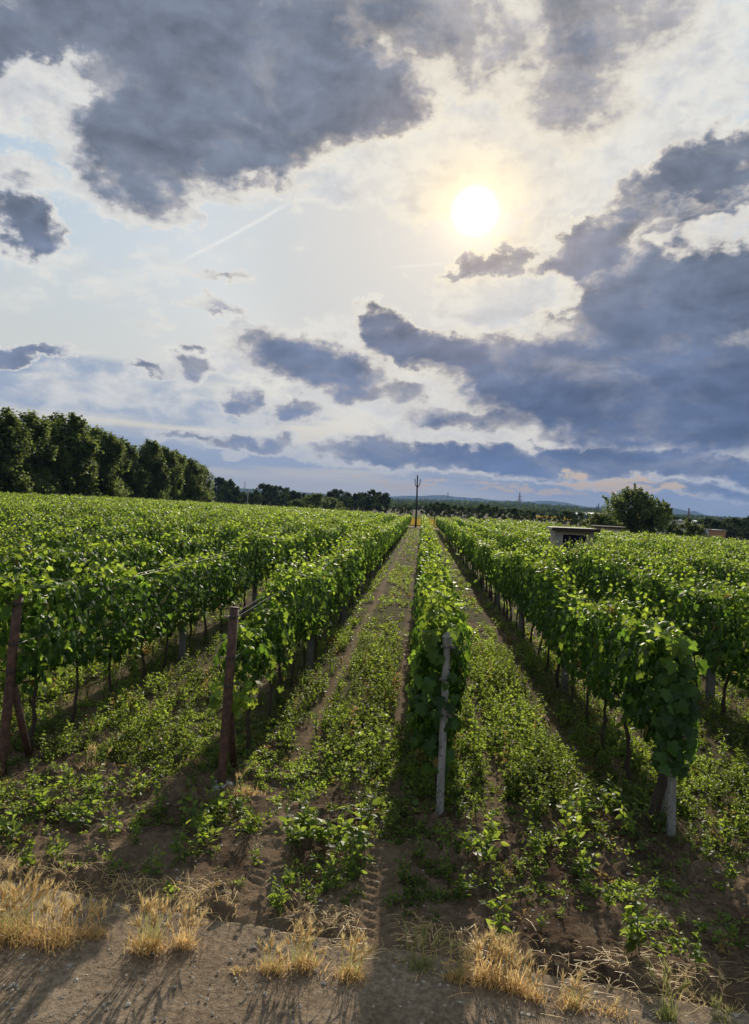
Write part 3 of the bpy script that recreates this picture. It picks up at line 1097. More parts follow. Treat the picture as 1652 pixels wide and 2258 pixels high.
# all vines beyond these: one mass
LOD1 = [canopy(np.random.default_rng(500 + q), dens=.55, size=.14, shoots=5 + q % 3, hang=2, zhi=1.70 + .05 * (q % 3)) for q in range(8)]
LOD2 = [canopy(np.random.default_rng(520 + q), dens=.36, size=.165, shoots=4, hang=1, zhi=1.72 + .04 * (q % 3)) for q in range(8)]
LOD3 = [canopy(np.random.default_rng(540 + q), dens=.24, size=.20, shoots=3, hang=0, zhi=1.74 + .04 * (q % 3)) for q in range(8)]
mb = MB()
tb = MB()
for z, (k, i_, x, y), px in rest:
    if y < 2 or px < -900 or px > 2500:
        continue
    out = not -25 < px < 1677
    lod, TV, TF = (LOD1, LEAF1_V, LEAF1_F) if z < 30 and not out else ((LOD2, LEAF2_V, LEAF2_F) if z < 62 else (LOD3, LEAF2_V, LEAF2_F))
    P_, N_, T_, S_, Y_, _c = lod[vr.integers(8)]
    sg = 1.0 if vr.random() < .5 else -1.0
    q = np.array([sg, sg, 1.0])
    sc = np.array([vr.uniform(.85, 1.1), 1.0, vr.uniform(.96, 1.09) + .10 * (vnoise(np.array([y * .35]), np.array([k * 3.1]), 77)[0] - .5)])
    put_leaves(mb, P_ * q * sc + (x, y, gzf(x, y)), N_ * q, T_ * q, S_, Y_, vr.random(len(P_)), TV, TF)
    if z < 70:
        h0 = gzf(x, y)
        mb.tube([(x, y, h0 - .05), (x + vr.normal(0, .02), y, h0 + .8)], .022, 4, False, young=0, tone=.0)
tag(mb.obj('vine_rows', M_VINE), 'far rows of green grapevines running together towards the horizon', 'vineyard', kind='stuff')

# ------------------------------------------------------------------ posts and wires
def ring(mb, z, r, t=.004, n=14, wob=0.0):
    th = np.linspace(0, 2 * np.pi, n + 1)
    mb.tube(np.stack([r * np.cos(th), r * np.sin(th), z + wob * np.sin(th)], -1), t, 5, False)


def rusty_post(p, top, label, foot, footing):
    T_ = Vector(top) - Vector(p)
    o = tag(empty('vine_end_post', p), label, 'post', 'end posts of the vine rows')
    H = T_.length
    d = np.array(T_)
    pts = np.array([d * q for q in (-.04, 0, .33, .66, 1.0)])
    mb = MB().tube(pts, .047, 16)
    # flat lid a little proud of the tube
    mb.tube([d * 1.0, d * 1.006], .049, 16)
    mb.obj('post', M_RUST, o, True)
    for f in (.955, .725, .57):
        c_ = d * f
        mb = MB()
        for z_ in (-.008, .004):
            th = np.linspace(0, 2 * np.pi, 15)
            mb.tube(np.stack([c_[0] + .053 * np.cos(th), c_[1] + .053 * np.sin(th), c_[2] + z_ + .006 * np.sin(th + 1)], -1), .0042, 5, False)
        mb.tube([(c_[0] - .05, c_[1] - .05, c_[2]), (c_[0] - .085, c_[1] - .06, c_[2] + .008)], .004, 5)
        mb.tube([(c_[0] + .05, c_[1] + .02, c_[2]), (c_[0] + .10, c_[1] + .05, c_[2] - .004)], .005, 5)
        mb.obj('wire_tie', M_TIE, o)
    b0 = d * .50
    b1 = np.array(Vector(foot) - Vector(p))
    mb = MB().tube([b0 + (0, .05, 0), b1 - (0, 0, .06)], .038, 12)
    mb.obj('brace', M_RUST, o, True)
    if footing:
        th = np.linspace(0, 2 * np.pi, 19)[:-1]
        rr = .105 * (1 + .12 * np.sin(3 * th + 1))
        V = [(rr[q] * math.cos(th[q]), rr[q] * math.sin(th[q]), z_) for z_ in (-.05, .030) for q in range(18)] + [(0, 0, .042)]
        F4 = np.array([(q, (q + 1) % 18, 18 + (q + 1) % 18, 18 + q) for q in range(18)])
        F3 = np.array([(18 + q, 18 + (q + 1) % 18, 36) for q in range(18)])
        MB().add(V, [F4, F3]).obj('footing', M_CONC, o)
    return o


def white_post(p, top, label, extra_brace):
    d = np.array(Vector(top) - Vector(p))
    o = tag(empty('vine_end_post', p), label, 'post', 'end posts of the vine rows')
    mb = MB()
    th = np.linspace(0, 2 * np.pi, 9)[:-1] + math.pi / 8

    def prism(f0, f1, r0, r1):
        a, b = d * f0, d * f1
        V = [(a[0] + r0 * math.cos(t), a[1] + r0 * math.sin(t), a[2]) for t in th] + [(b[0] + r1 * math.cos(t), b[1] + r1 * math.sin(t), b[2]) for t in th]
        V += [tuple(a), tuple(b)]
        mb.add(V, [np.array([(q, (q + 1) % 8, 8 + (q + 1) % 8, 8 + q) for q in range(8)]), np.array([((q + 1) % 8, q, 16) for q in range(8)] + [(8 + q, 8 + (q + 1) % 8, 17) for q in range(8)])])
    prism(-.05, .93, .041, .034)
    mb.obj('post', M_PAINT, o)
    mb = MB()
    prism(.93, .975, .050, .050)
    prism(.975, 1.0, .056, .012)
    mb.obj('post_cap', M_PAINT, o)
    for f in (.925, .745, .545):
        c_ = d * f
        mb = MB()
        th2 = np.linspace(0, 2 * np.pi, 15)
        mb.tube(np.stack([c_[0] + .046 * np.cos(th2), c_[1] + .046 * np.sin(th2), c_[2] + 0 * th2], -1), .010, 6, False)
        mb.box(c_[0] + .035, c_[0] + .078, c_[1] - .05, c_[1] - .042, c_[2] - .013, c_[2] + .013)
        mb.box(c_[0] - .060, c_[0] - .03, c_[1] - .05, c_[1] - .042, c_[2] - .011, c_[2] + .011)
        mb.obj('wire_clamp', M_OLDCONC, o)
    if extra_brace:
        MB().tube([d * .62 + (-.02, .07, 0), np.array(at(1456, 1806) - Vector(p)) - (0, 0, .06)], .045, 8).obj('brace', M_PAINT, o)
    return o


rusty_post(POST[-2], at(41, 1312, POST[-2].y + .10), 'rusty steel post with a slanting brace, cut by the left edge', at(68, 1672), False)
rusty_post(POST[-1], at(517, 1341, POST[-1].y + .10), 'rusty steel post standing on a pale round footing beside dry straw', at(517, 1692), True)
white_post(POST[0], at(987, 1394, POST[0].y + .08), 'slender flaking white post with a pointed cap', False)
white_post(POST[1], at(1487, 1432, POST[1].y + .04), 'flaking white post with a leaning brace, smothered in vine leaves', True)
# the thin dark post where the row behind the smothered post ends, far away
pe = Vector((row_x(1) - .5, row_y1(1) - .6, 0))
pe.z = gzf(pe.x, pe.y)
tag(empty('vine_end_post', pe), 'thin dark post at the far end of the middle rows', 'post', 'end posts of the vine rows')
MB().tube([(0, 0, -.1), (0, 0, 1.3), (0.02, 0, 2.55)], .06, 8).obj('post', M_DARKPOLE, COL.objects[-1] if COL.objects[-1].type == 'EMPTY' else None)

proto_lp = None
for k in range(-6, 7):
    n_ = 0
    y = row_y0(k) + 5.2
    while y < 34:
        x = row_x(k) + .06
        px, py, z = pic((x, y, gzf(x, y) + .5))
        n_ += 1
        if -20 < px < 1672 and not blocked(x, y) and k != 0:
            mb = MB()
            o = tag(empty('line_post', (x, y, gzf(x, y)), vr.normal(0, .1)), f"{nth(n_)} grey concrete post along {ROWNAME[k]}", 'post', 'concrete posts inside the vine rows')
            if proto_lp is None:
                V, b_ = [], .055
                mb.add([(-b_, -b_, -.1), (b_, -b_, -.1), (b_, b_, -.1), (-b_, b_, -.1), (-b_ * .8, -b_ * .8, 1.62), (b_ * .8, -b_ * .8, 1.62), (b_ * .8, b_ * .8, 1.62), (-b_ * .8, b_ * .8, 1.62), (0, 0, 1.66)],
                       [np.array([(0, 1, 5, 4), (1, 2, 6, 5), (2, 3, 7, 6), (3, 0, 4, 7)]), np.array([(4, 5, 8), (5, 6, 8), (6, 7, 8), (7, 4, 8)])])
                proto_lp = mb.mesh('post', M_OLDCONC)
                wm = MB()
                for zz in (.95, 1.35):
                    ring(wm, zz, .07, .004, 8)
                proto_tie = wm.mesh('wire_tie', M_TIE)
            link(bpy.data.objects.new('post', proto_lp), o)
            link(bpy.data.objects.new('wire_tie', proto_tie), o)
        y += 5.3

# trellis wires of the two rows whose posts stand bare
wname = {0: 'top', 1: 'middle', 2: 'lowest'}
for k, tp in ((-2, at(41, 1312, POST[-2].y + .10)), (-1, at(517, 1341, POST[-1].y + .10))):
    base = POST[k]
    d = np.array(Vector(tp) - base)
    for q, f in enumerate((.955, .725, .57)):
        c_ = np.array(base) + d * f
        mb = MB()
        ys = np.concatenate([[c_[1] + .05], np.arange(c_[1] + 1.2, 60, 2.65)])
        sway = .012 * np.sin(np.arange(len(ys)) * 2.1)
        hgt = np.array([gzf(row_x(k), yy) for yy in ys])
        t = sm(0, 6, ys - c_[1])
        zt = c_[2] - hgt[0] + (np.array([1.72, 1.38, 1.02])[q] - (c_[2] - hgt[0])) * t
        for s in ((-1, 1) if q == 0 else (1,)):
            xs = c_[0] + (row_x(k) + s * .05 - c_[0]) * t + s * .045
            mb.tube(np.stack([xs, ys, hgt + zt + sway - (.01 if s < 0 else 0)], -1), .0034, 5)
        tag(mb.obj('trellis_wire', M_WIRE), f"{'double ' if q == 0 else ''}{wname[q]} grey wire strung through {ROWNAME[k]}", 'wire', 'trellis wires')
# ------------------------------------------------------------------ weeds
def weed_shape(r, h=.35, n=34, leaf=.055, branch=3, spread=.10):
    """stems and leaf places of one weed: a main stem with side branches, leaves up all of them"""
    stems = []
    lean = r.normal(0, .10, 2)
    t = np.linspace(0, 1, 7)
    stems.append(np.stack([lean[0] * h * t ** 2 + r.normal(0, .006, 7), lean[1] * h * t ** 2 + r.normal(0, .006, 7), h * t - .02], -1))
    for b in range(branch):
        q = r.uniform(.08, .55)
        a = r.random() * 6.28
        p0 = stems[0][int(q * 6)]
        L = h * r.uniform(.4, .75) * (1 - q * .5)
        s_ = np.linspace(0, 1, 5)
        sp = spread / .10 * .62
        stems.append(p0 + np.stack([np.cos(a) * L * sp * s_, np.sin(a) * L * sp * s_, L * s_ ** 1.3 * .85], -1))
    P_, N_, T_, S_, Y_ = [], [], [], [], []
    L_ = np.array([np.linalg.norm(s_[-1] - s_[0]) for s_ in stems])
    for s_, l_ in zip(stems, L_):
        m = max(5, int(n * l_ / L_.sum()))
        f = r.uniform(.12, 1.0, m) ** .8
        i0 = np.minimum((f * (len(s_) - 1)).astype(int), len(s_) - 2)
        w = (f * (len(s_) - 1) - i0)[:, None]
        p = s_[i0] * (1 - w) + s_[i0 + 1] * w
        a = np.arange(m) * 2.4 + r.random() * 6
        out = np.stack([np.cos(a), np.sin(a), np.zeros(m)], -1)
        P_.append(p + out * .004); N_.append((0, 0, .75) + r.normal(0, .55, (m, 3)) - out * .25)
        T_.append(out + (0, 0, .35) + r.normal(0, .25, (m, 3)))
        S_.append(leaf * (1.15 - .55 * f) * r.uniform(.7, 1.3, m)); Y_.append(np.clip(.15 + .5 * f * r.random(m), 0, 1))
    return stems, np.vstack(P_), np.vstack(N_), np.vstack(T_), np.concatenate(S_), np.concatenate(Y_)


pr = np.random.default_rng(21)
BROAD_V = BLADE_V * (1.9, 1, 1)
WEEDS = []
for q in range(8):
    st, P_, N_, T_, S_, Y_ = weed_shape(pr, h=.30 + .03 * (q % 4), n=44 + 6 * (q % 3), leaf=.070 + .008 * (q % 3), branch=3 + q % 3)
    mb = MB()
    put_leaves(mb, P_, N_, T_, S_, Y_, pr.random(len(P_)), BROAD_V if q % 2 else BLADE_V * (1.4, 1, 1), BLADE_F, pr.uniform(.3, 1.6, len(P_)))
    sb = MB()
    for s_ in st:
        sb.tube(s_, np.linspace(.0045, .0018, len(s_)), 5, False)
    WEEDS.append((sb.mesh('stem', M_STEM), mb.mesh('leaves', M_WEED)))

# single weeds of the headland, one by one (picture position of the foot, height in metres)
WLIST = [(28, 1862, .34), (95, 1800, .36), (172, 1826, .40), (238, 1852, .34), (128, 1905, .24), (332, 1940, .30), (392, 1902, .42), (452, 1868, .42), (486, 1806, .38),
         (528, 1795, .30), (428, 1838, .40), (556, 1838, .30), (560, 1900, .20), (300, 1880, .22), (250, 1930, .18), (640, 1880, .44), (672, 1840, .42), (700, 1872, .40), (742, 1892, .44),
         (770, 1930, .40), (795, 1895, .46), (720, 1960, .30), (812, 1850, .42), (860, 1830, .26), (620, 2010, .32), (640, 1960, .22), (886, 1945, .22), (858, 2000, .16),
         (1040, 1880, .34), (1062, 1925, .38), (1080, 1860, .30), (1020, 1990, .28), (1100, 1985, .18), (1095, 2075, .36), (1180, 1900, .30), (1250, 1880, .42), (1282, 1830, .46),
         (1345, 1800, .40), (1372, 1848, .44), (1290, 1985, .22), (1280, 1950, .34), (1408, 2110, .42), (1340, 2010, .20), (1445, 1965, .18), (1400, 1985, .16), (1535, 2160, .26),
         (1560, 1900, .28), (1600, 1860, .30), (1190, 2050, .14), (1150, 1935, .20), (985, 1935, .20), (930, 1900, .18), (1240, 2030, .12), (1500, 2040, .12), (1610, 1960, .2),
         (60, 1930, .22), (205, 1780, .36), (150, 1745, .34), (348, 1800, .34), (300, 1760, .30)]
WLIST.sort(key=lambda q: q[1])
WROW = {}
for q, (px, py, h) in enumerate(WLIST):
    p = at(px, py)
    p.z = float(surf(p.x, p.y)[0])
    sb_, lf_ = WEEDS[q % 8]
    side = "left" if px < 560 else ("middle" if px < 900 else "right")
    zone = "before the rusty post" if 330 <= px < 620 else ("at the far left edge" if px < 330 else ("between the two tyre prints" if px < 860 else ("before the slender white post" if px < 1130 else "before the leaf-smothered post")))
    WROW.setdefault(zone, []).append((px, py, q, p, h, sb_, lf_))
for zone, lst in WROW.items():
    lst.sort(key=lambda t: -t[1])
    for n_, (px, py, q, p, h, sb_, lf_) in enumerate(lst):
        size = 'tall' if h >= .36 else ('small' if h < .2 else 'knee-low')
        o = tag(empty('weed_plant', p, pr.random() * 6.28, h / .34), f"{size} leafy weed on bare soil {zone}, {nth(n_ + 1)} from the road", 'weed', 'single weeds on the bare headland')
        link(bpy.data.objects.new('stem', sb_), o)
        link(bpy.data.objects.new('leaves', lf_), o)

# the weeds that fill the alleys: one mass
SH = [weed_shape(pr, h=.32, n=30, leaf=.060, branch=3) for _ in range(10)] + [weed_shape(pr, h=.62, n=60, leaf=.066, branch=4, spread=.07) for _ in range(4)]
SH2 = [weed_shape(pr, h=.26, n=13, leaf=.095, branch=2) for _ in range(8)]
SH3 = [weed_shape(pr, h=.24, n=7, leaf=.15, branch=1) for _ in range(6)]
MAT = [weed_shape(pr, h=.07, n=12, leaf=.036, branch=4, spread=.35) for _ in range(8)]
mb = MB()


def scatter(n, x0, x1, y0, y1, f):
    x = pr.uniform(x0, x1, n)
    y = pr.uniform(y0, y1, n)
    keep = pr.random(n) < f(x, y) * (1 - on_tyre(x, y)) * (1 - .5 * sm(.6, 1.3, x) * sm(6.9, 6.3, y + .13 * x))
    px = CX + FPX * ((x * _r.x + y * _r.y) / np.maximum(.1, x * _f.x + y * _f.y))
    keep &= (px > -420) & (px < 2080)
    return x[keep], y[keep]


def alley_density(x, y):
    d, tr = alley(x, y)
    patch = sm(.31, .54, fbm(x * .9, y * .55, 4, 90))
    inrow = sm(.10, .30, d)
    start = sm(6.3, 7.4, y + .11 * x)
    return start * np.clip(1.0 - 1.25 * tr, 0, 1) * (.22 + .78 * patch) * (.55 + .45 * inrow)


def place(x, y, shapes, s0, s1, TV, TF, stems=True, tall=None):
    z = surf(x, y)
    pv_ = np.clip(1.6 * (fbm(x * 1.1, y * .8, 3, 140) - .5) + .45 + pr.normal(0, .22, len(x)), 0, 1)
    for q in range(len(x)):
        st, P_, N_, T_, S_, Y_ = shapes[pr.integers(len(shapes))] if tall is None or not tall[q] else SH[10 + pr.integers(4)]
        s_ = pr.uniform(s0, s1)
        a = pr.random() * 6.283
        M3 = np.array([[math.cos(a), math.sin(a), 0], [-math.sin(a), math.cos(a), 0], [0, 0, 1]])
        put_leaves(mb, P_ @ M3 * s_ + (x[q], y[q], z[q]), N_ @ M3, T_ @ M3, S_ * s_, Y_, np.clip(pv_[q] + pr.normal(0, .16, len(P_)), 0, .97) if pr.random() > .05 else np.full(len(P_), .99), TV, TF)
        if stems:
            for c_ in st:
                cc = (c_ @ M3 * s_ + (x[q], y[q], z[q]))[::2]
                mb.tube(cc, np.linspace(.004, .0015, len(cc)), 3, False, young=.2, tone=.2)


x, y = scatter(12000, -9, 8, 6.2, 15, lambda x, y: alley_density(x, y) * .85)
tall = (np.abs(x - (.98 + .02 * y)) < .46) & (pr.random(len(x)) < .55) & (y < 13)
tall |= (np.abs(x + .55) < .32) & (pr.random(len(x)) < .22) & (y < 13)
place(x, y, SH[:10], .50, 1.05, BLADE1_V * (1.5, 1, 1), BLADE1_F, True, tall)
x, y = scatter(19000, -16, 14, 15, 34, lambda x, y: alley_density(x, y) * np.where(y > 18, .55, .75))
place(x, y, SH2, .55, 1.05, BLADE1_V * (1.5, 1, 1), BLADE1_F, False)
x, y = scatter(9000, -8, 8, 34, 100, lambda x, y: alley_density(x, y) * .45)
place(x, y, SH3, .6, 1.1, BLADE1_V * (1.6, 1, 1), BLADE1_F, False)
x, y = scatter(9000, -6.5, 5.5, 4.9, 9.6, lambda x, y: sm(.38, .55, fbm(x * 1.6, y * 1.6, 4, 95)) * sm(.15, .8, y - road_edge(x)) * .75 + .04)
place(x, y, MAT, .6, 1.5, BLADE1_V * (1.6, 1, 1), BLADE1_F, False)
x, y = scatter(560, -6.5, 5.5, 5.3, 8.0, lambda x, y: sm(.38, .6, fbm(x * .9, y * .9, 3, 97)) * sm(.5, 1.4, y - road_edge(x)) * .8)
place(x, y, SH[:10], .30, .75, BLADE1_V * (1.5, 1, 1), BLADE1_F, True)
tag(mb.obj('weeds', M_WEED), 'low green weeds covering the alleys between the vine rows', 'weeds', kind='stuff')

# ------------------------------------------------------------------ dry grass along the road
def strip(mb, pts, w, up, tone, young):
    """a thin blade along pts"""
    d = np.gradient(pts, axis=0)
    sd_ = unit(np.cross(d, up))
    w = np.asarray(w)[:, None]
    V = np.concatenate([pts - sd_ * w, pts + sd_ * w])
    m = len(pts)
    k = np.arange(m - 1)
    mb.add(V, [np.stack([k, k + 1, m + k + 1, m + k], -1)], tone=tone, young=young)


def grass_tuft(r, width, depth, h, n_blade, n_stem, green=0.0):
    """parts of one tuft: a matted base of dry leaves, thin stems, bristly heads"""
    lb, sb, hb = MB(), MB(), MB()
    for _ in range(n_blade):
        x, y = r.normal(0, width * .42), r.normal(0, depth * .4)
        L = h * r.uniform(.22, .62)
        a = r.random() * 6.28
        out = np.array([math.cos(a), math.sin(a)]) * L * r.uniform(.25, 1.0)
        t = np.linspace(0, 1, 5)
        droop = r.uniform(.2, 1.0)
        pts = np.stack([x + out[0] * t, y + out[1] * t, L * (t * 1.1 - droop * t ** 2.2 * .8) + .005], -1)
        strip(lb, pts, .0032 * (1 - t * .85) * r.uniform(.7, 1.3), (r.normal(0, .3), r.normal(0, .3), 1.0), r.uniform(.2, .92), r.random() ** 3)
    for _ in range(n_stem):
        x, y = r.uniform(-width, width) * .62, r.normal(0, depth * .35)
        L = h * r.uniform(.62, 1.02)
        lean = r.normal(0, .20, 2) + (.05, 0)
        t = np.linspace(0, 1, 6)
        pts = np.stack([x + lean[0] * L * t ** 1.7, y + lean[1] * L * t ** 1.7, L * t * (1 - .08 * t * np.hypot(*lean))], -1)
        strip(sb, pts, np.full(6, .0016), (0.2, 1, 0), r.uniform(.3, .9), .55)
        strip(sb, pts, np.full(6, .0016), (1, 0.1, 0), r.uniform(.3, .9), .55)
        d = unit(pts[-1] - pts[-2])
        nod = np.array([lean[0], lean[1], -.25]) * .5
        HL = .10 * r.uniform(.7, 1.15) * (h / .42) ** .5
        s_ = np.linspace(0, 1, 6)
        ax = pts[-1] + np.outer(s_ * HL, d) + np.outer(s_ ** 2 * HL, nod)
        hb.tube(ax, .0065 * np.array([.35, 1, 1.05, .9, .6, .15]), 5, False, tone=r.uniform(.3, .9), young=.55)
        for q in range(26):         # bristles
            f = r.uniform(.05, 1)
            p0 = ax[0] * (1 - f) + ax[-1] * f
            b = unit(d * 1.3 + r.normal(0, .42, 3))
            p1 = p0 + b * r.uniform(.035, .07)
            sdv = np.cross(b, r.normal(size=3))
            sdv = unit(sdv) * .0013
            hb.add([p0 - sdv, p0 + sdv, p1], np.array([(0, 1, 2)]), tone=r.uniform(.3, .9), young=.75)
    return lb, sb, hb


M_GREENSTRAW = leaf_mat('half_green_grass', (.15, .16, .05), (.34, .30, .11), (.22, .26, .06), (.44, .42, .15), .38, .5, .3)
TUFTS = [  # picture x, y of the foot, width, height (in 1652 units), blades, stems, how it looks, green
    (24, 2072, 130, 165, 420, 46, "tallest dense golden clump, cut by the left edge of the picture", 0),
    (122, 2085, 110, 140, 330, 26, "golden clump leaning on the tallest clump by the left edge", 0),
    (205, 2068, 80, 95, 150, 12, "thin sparse golden clump between two dense ones on the left", 0),
    (325, 2098, 80, 150, 300, 22, "golden clump with a fan of pale bristly heads, left of the tyre print", 0),
    (405, 2092, 60, 115, 150, 15, "greenish-stalked golden clump just left of the wide tyre print", 0),
    (600, 2145, 70, 85, 200, 9, "low matted golden clump right of the wide tyre print", 0),
    (668, 2138, 80, 120, 210, 14, "golden clump with upright heads standing over the matted one", 0),
    (772, 2162, 70, 125, 230, 15, "narrow golden clump below the faint tyre print", 0),
    (522, 2146, 44, 28, 90, 0, "tiny rusty tuft lying on the road edge", 0),
    (925, 2140, 80, 125, 90, 11, "thin green clump with upright heads below the slender white post", 1),
    (1006, 2165, 52, 100, 130, 8, "small golden clump right of the thin green clump", 0),
    (1075, 2172, 80, 140, 340, 30, "dense bright golden clump, broadest on the right half of the road edge", 0),
    (1135, 2190, 60, 130, 220, 14, "golden clump joined to the right flank of the broadest one", 0),
    (1178, 2208, 56, 95, 130, 6, "low golden clump with one green head", 0),
    (1262, 2222, 80, 95, 160, 8, "straggly golden clump with bent stalks, right of the broad ones", 0),
    (1345, 2236, 90, 40, 160, 2, "flat golden mat spreading over the road edge at the right", 0),
    (1472, 2252, 44, 145, 90, 7, "tall narrow half green clump near the bottom right corner", 1),
    (1592, 2256, 60, 50, 60, 6, "low green clump in the bottom right corner", 1),
    (536, 1752, 80, 72, 260, 3, "pale straw clump against the footing of the rusty post", 0),
    (432, 1684, 60, 50, 120, 0, "dull brown straw clump in the weeds left of the rusty post", 0),
    (205, 1700, 60, 62, 90, 5, "pale grass clump in the weeds of the left alley", 0)]
for (px, py, w, hh, nb_, ns_, lab, gr) in TUFTS:
    p = at(px, py)
    p.z = float(surf(p.x, p.y)[0]) - .004
    d = (p - EYE).dot(_f)
    k_ = d / FPX
    lb, sb, hb = grass_tuft(pr, w * k_ * .56, w * k_ * .36, hh * k_ * .61, int(nb_ * .9), int(ns_ * 1.25))
    o = tag(empty('dry_grass_tuft', p), lab, 'grass clump', 'grass clumps on the headland')
    m_ = M_GREENSTRAW if gr else M_STRAW
    lb.obj('blades', m_, o)
    if ns_:
        sb.obj('stalks', M_GREENSTRAW if gr or pr.random() < .5 else M_STRAW, o)
        hb.obj('seed_heads', m_, o)

# fallen straw along the road edge
mb = MB()
n = 2200
sx_ = pr.uniform(-4.5, 3.4, n)
sy_ = road_edge(sx_) + pr.normal(.12, .16, n)
dens = sm(.22, .60, fbm(sx_ * 1.3, sy_ * 1.3, 3, 99))
for x_, y_, k_ in zip(sx_, sy_, dens):
    if pr.random() > (k_ + .08) * (1 - on_tyre(np.array([x_]), np.array([y_]))[0]):
        continue
    z_ = float(surf(x_, y_)[0])
    a, L = pr.random() * 6.28, pr.uniform(.03, .16)
    t = np.linspace(0, 1, 4)
    pts = np.stack([x_ + math.cos(a) * L * t + .01 * np.sin(t * 5), y_ + math.sin(a) * L * t, z_ + .006 + .02 * pr.random() * np.sin(t * 3.1)], -1)
    strip(mb, pts, np.full(4, .0021), (0, 0, 1), pr.uniform(.2, .92), pr.random())
# short dead blades standing between the tufts, some of them greenish
n = 2000
sx_ = pr.uniform(-4.5, 3.4, n)
sy_ = road_edge(sx_) + pr.normal(.10, .10, n)
dens = sm(.30, .58, fbm(sx_ * 1.1 + 4, sy_ * .6, 3, 103))
for x_, y_, k_ in zip(sx_, sy_, dens):
    if pr.random() > (k_ * .8 + .03) * (1 - on_tyre(np.array([x_]), np.array([y_]))[0]):
        continue
    z_ = float(surf(x_, y_)[0]) - .004
    a, L = pr.random() * 6.28, pr.uniform(.03, .15)
    t = np.linspace(0, 1, 4)
    pts = np.stack([x_ + math.cos(a) * L * .8 * t ** 1.4, y_ + math.sin(a) * L * .8 * t ** 1.4, z_ + L * (t - .45 * t ** 2.4)], -1)
    strip(mb, pts, .0024 * (1 - .8 * t), (pr.normal(0, .4), pr.normal(0, .4), 1), pr.uniform(.2, .92), pr.random())
tag(mb.obj('fallen_straw', M_STRAW), 'bent golden straw lying along the edge of the dirt road', 'straw', kind='stuff')

# fallen dry leaves under the two white posts
mb = MB()
n = 60
lx = np.concatenate([POST[0].x + pr.normal(-.15, .22, 30), POST[1].x + pr.normal(.1, .25, 30)])
ly = np.concatenate([POST[0].y + pr.normal(-.10, .22, 30), POST[1].y + pr.normal(-.15, .2, 30)])
put_leaves(mb, np.stack([lx, ly, surf(lx, ly) + .012], -1), pr.normal(0, .4, (n, 3)) + (0, 0, 1), pr.normal(0, 1, (n, 3)), pr.uniform(.05, .09, n), pr.random(n), np.full(n, .97), LEAF0_V, LEAF0_F, pr.uniform(.5, 3, n))
tag(mb.obj('fallen_leaves', M_WEED), 'brown fallen vine leaves round the feet of the white posts', 'leaves', kind='stuff')
# ------------------------------------------------------------------ trees
tr_ = np.random.default_rng(31)


def crown_mesh(r, n=5200, wide=.30, base=.10, spray=.0, leaf=.020, top_pow=1.0, lobes=26, rl=(.06, .13)):
    """crown of a tree one unit high: leaves gathered in clumps over a ragged envelope, with holes between"""
    zc = base + (1 - base) * r.random(lobes) ** .85
    env = wide * np.sqrt(np.clip(1 - ((zc - (base + .38 * (1 - base))) / (.62 * (1 - base))) ** 2, .03, 1)) ** top_pow
    a = r.random(lobes) * 6.283
    rad = env * np.sqrt(r.random(lobes)) * .95
    C_ = np.stack([rad * np.cos(a), rad * np.sin(a), zc], -1)
    rs = r.uniform(rl[0], rl[1], lobes)
    k = r.integers(0, lobes, n)
    v = unit(r.normal(size=(n, 3))) * (r.random(n) ** .45)[:, None]
    v[:, 2] *= 1.0 + spray
    P_ = C_[k] + v * rs[k][:, None] * (1, 1, 1.1)
    # thin upright sprays that break the outline
    m = int(n * .16)
    k2 = np.argsort(-C_[:, 2] - .5 * np.hypot(C_[:, 0], C_[:, 1]))[r.integers(0, max(4, lobes * 2 // 3), m)]
    tip = unit(r.normal(0, .5, (lobes, 3)) + (0, 0, 1.0) + C_ * (1.5, 1.5, 0))
    f = r.random(m)
    P2 = C_[k2] + tip[k2] * (rs[k2] * (0.6 + .95 * f))[:, None] + r.normal(0, .012, (m, 3)) * (1 - .6 * f)[:, None]
    P_ = np.vstack([P_, P2])
    P_ = P_[P_[:, 2] > base * .4]
    n = len(P_)
    out = unit(P_ - (0, 0, .5) * np.ones((n, 1)))
    N_ = out * .5 + r.normal(0, .6, (n, 3)) + (0, 0, .45)
    T_ = r.normal(0, 1, (n, 3)) + (0, 0, -.2)
    mb = MB()
    put_leaves(mb, P_, N_, T_, leaf * r.uniform(.7, 1.5, n), np.clip(r.random(n) * .7, 0, 1), r.random(n) * .95, LEAF2_V * (1.2, 1, 1), LEAF2_F)
    return mb, C_


def tree_trunk(r, C_, r0=.016):
    mb = MB()
    t = np.linspace(0, 1, 7)
    w = np.cumsum(r.normal(0, .007, (7, 2)), 0)
    pts = np.stack([w[:, 0], w[:, 1], -.02 + .86 * t], -1)
    mb.tube(pts, r0 * (1.15 - t * .95), 7)
    for c_ in C_[::2]:
        z0 = c_[2] * r.uniform(.4, .75)
        q = z0 / .84
        p0 = np.array([np.interp(q, t, pts[:, 0]), np.interp(q, t, pts[:, 1]), z0])
        mid = (p0 + c_) / 2 + (0, 0, -.02)
        mb.tube([p0, mid, c_], [r0 * .45, r0 * .3, r0 * .12], 4, False)
    return mb


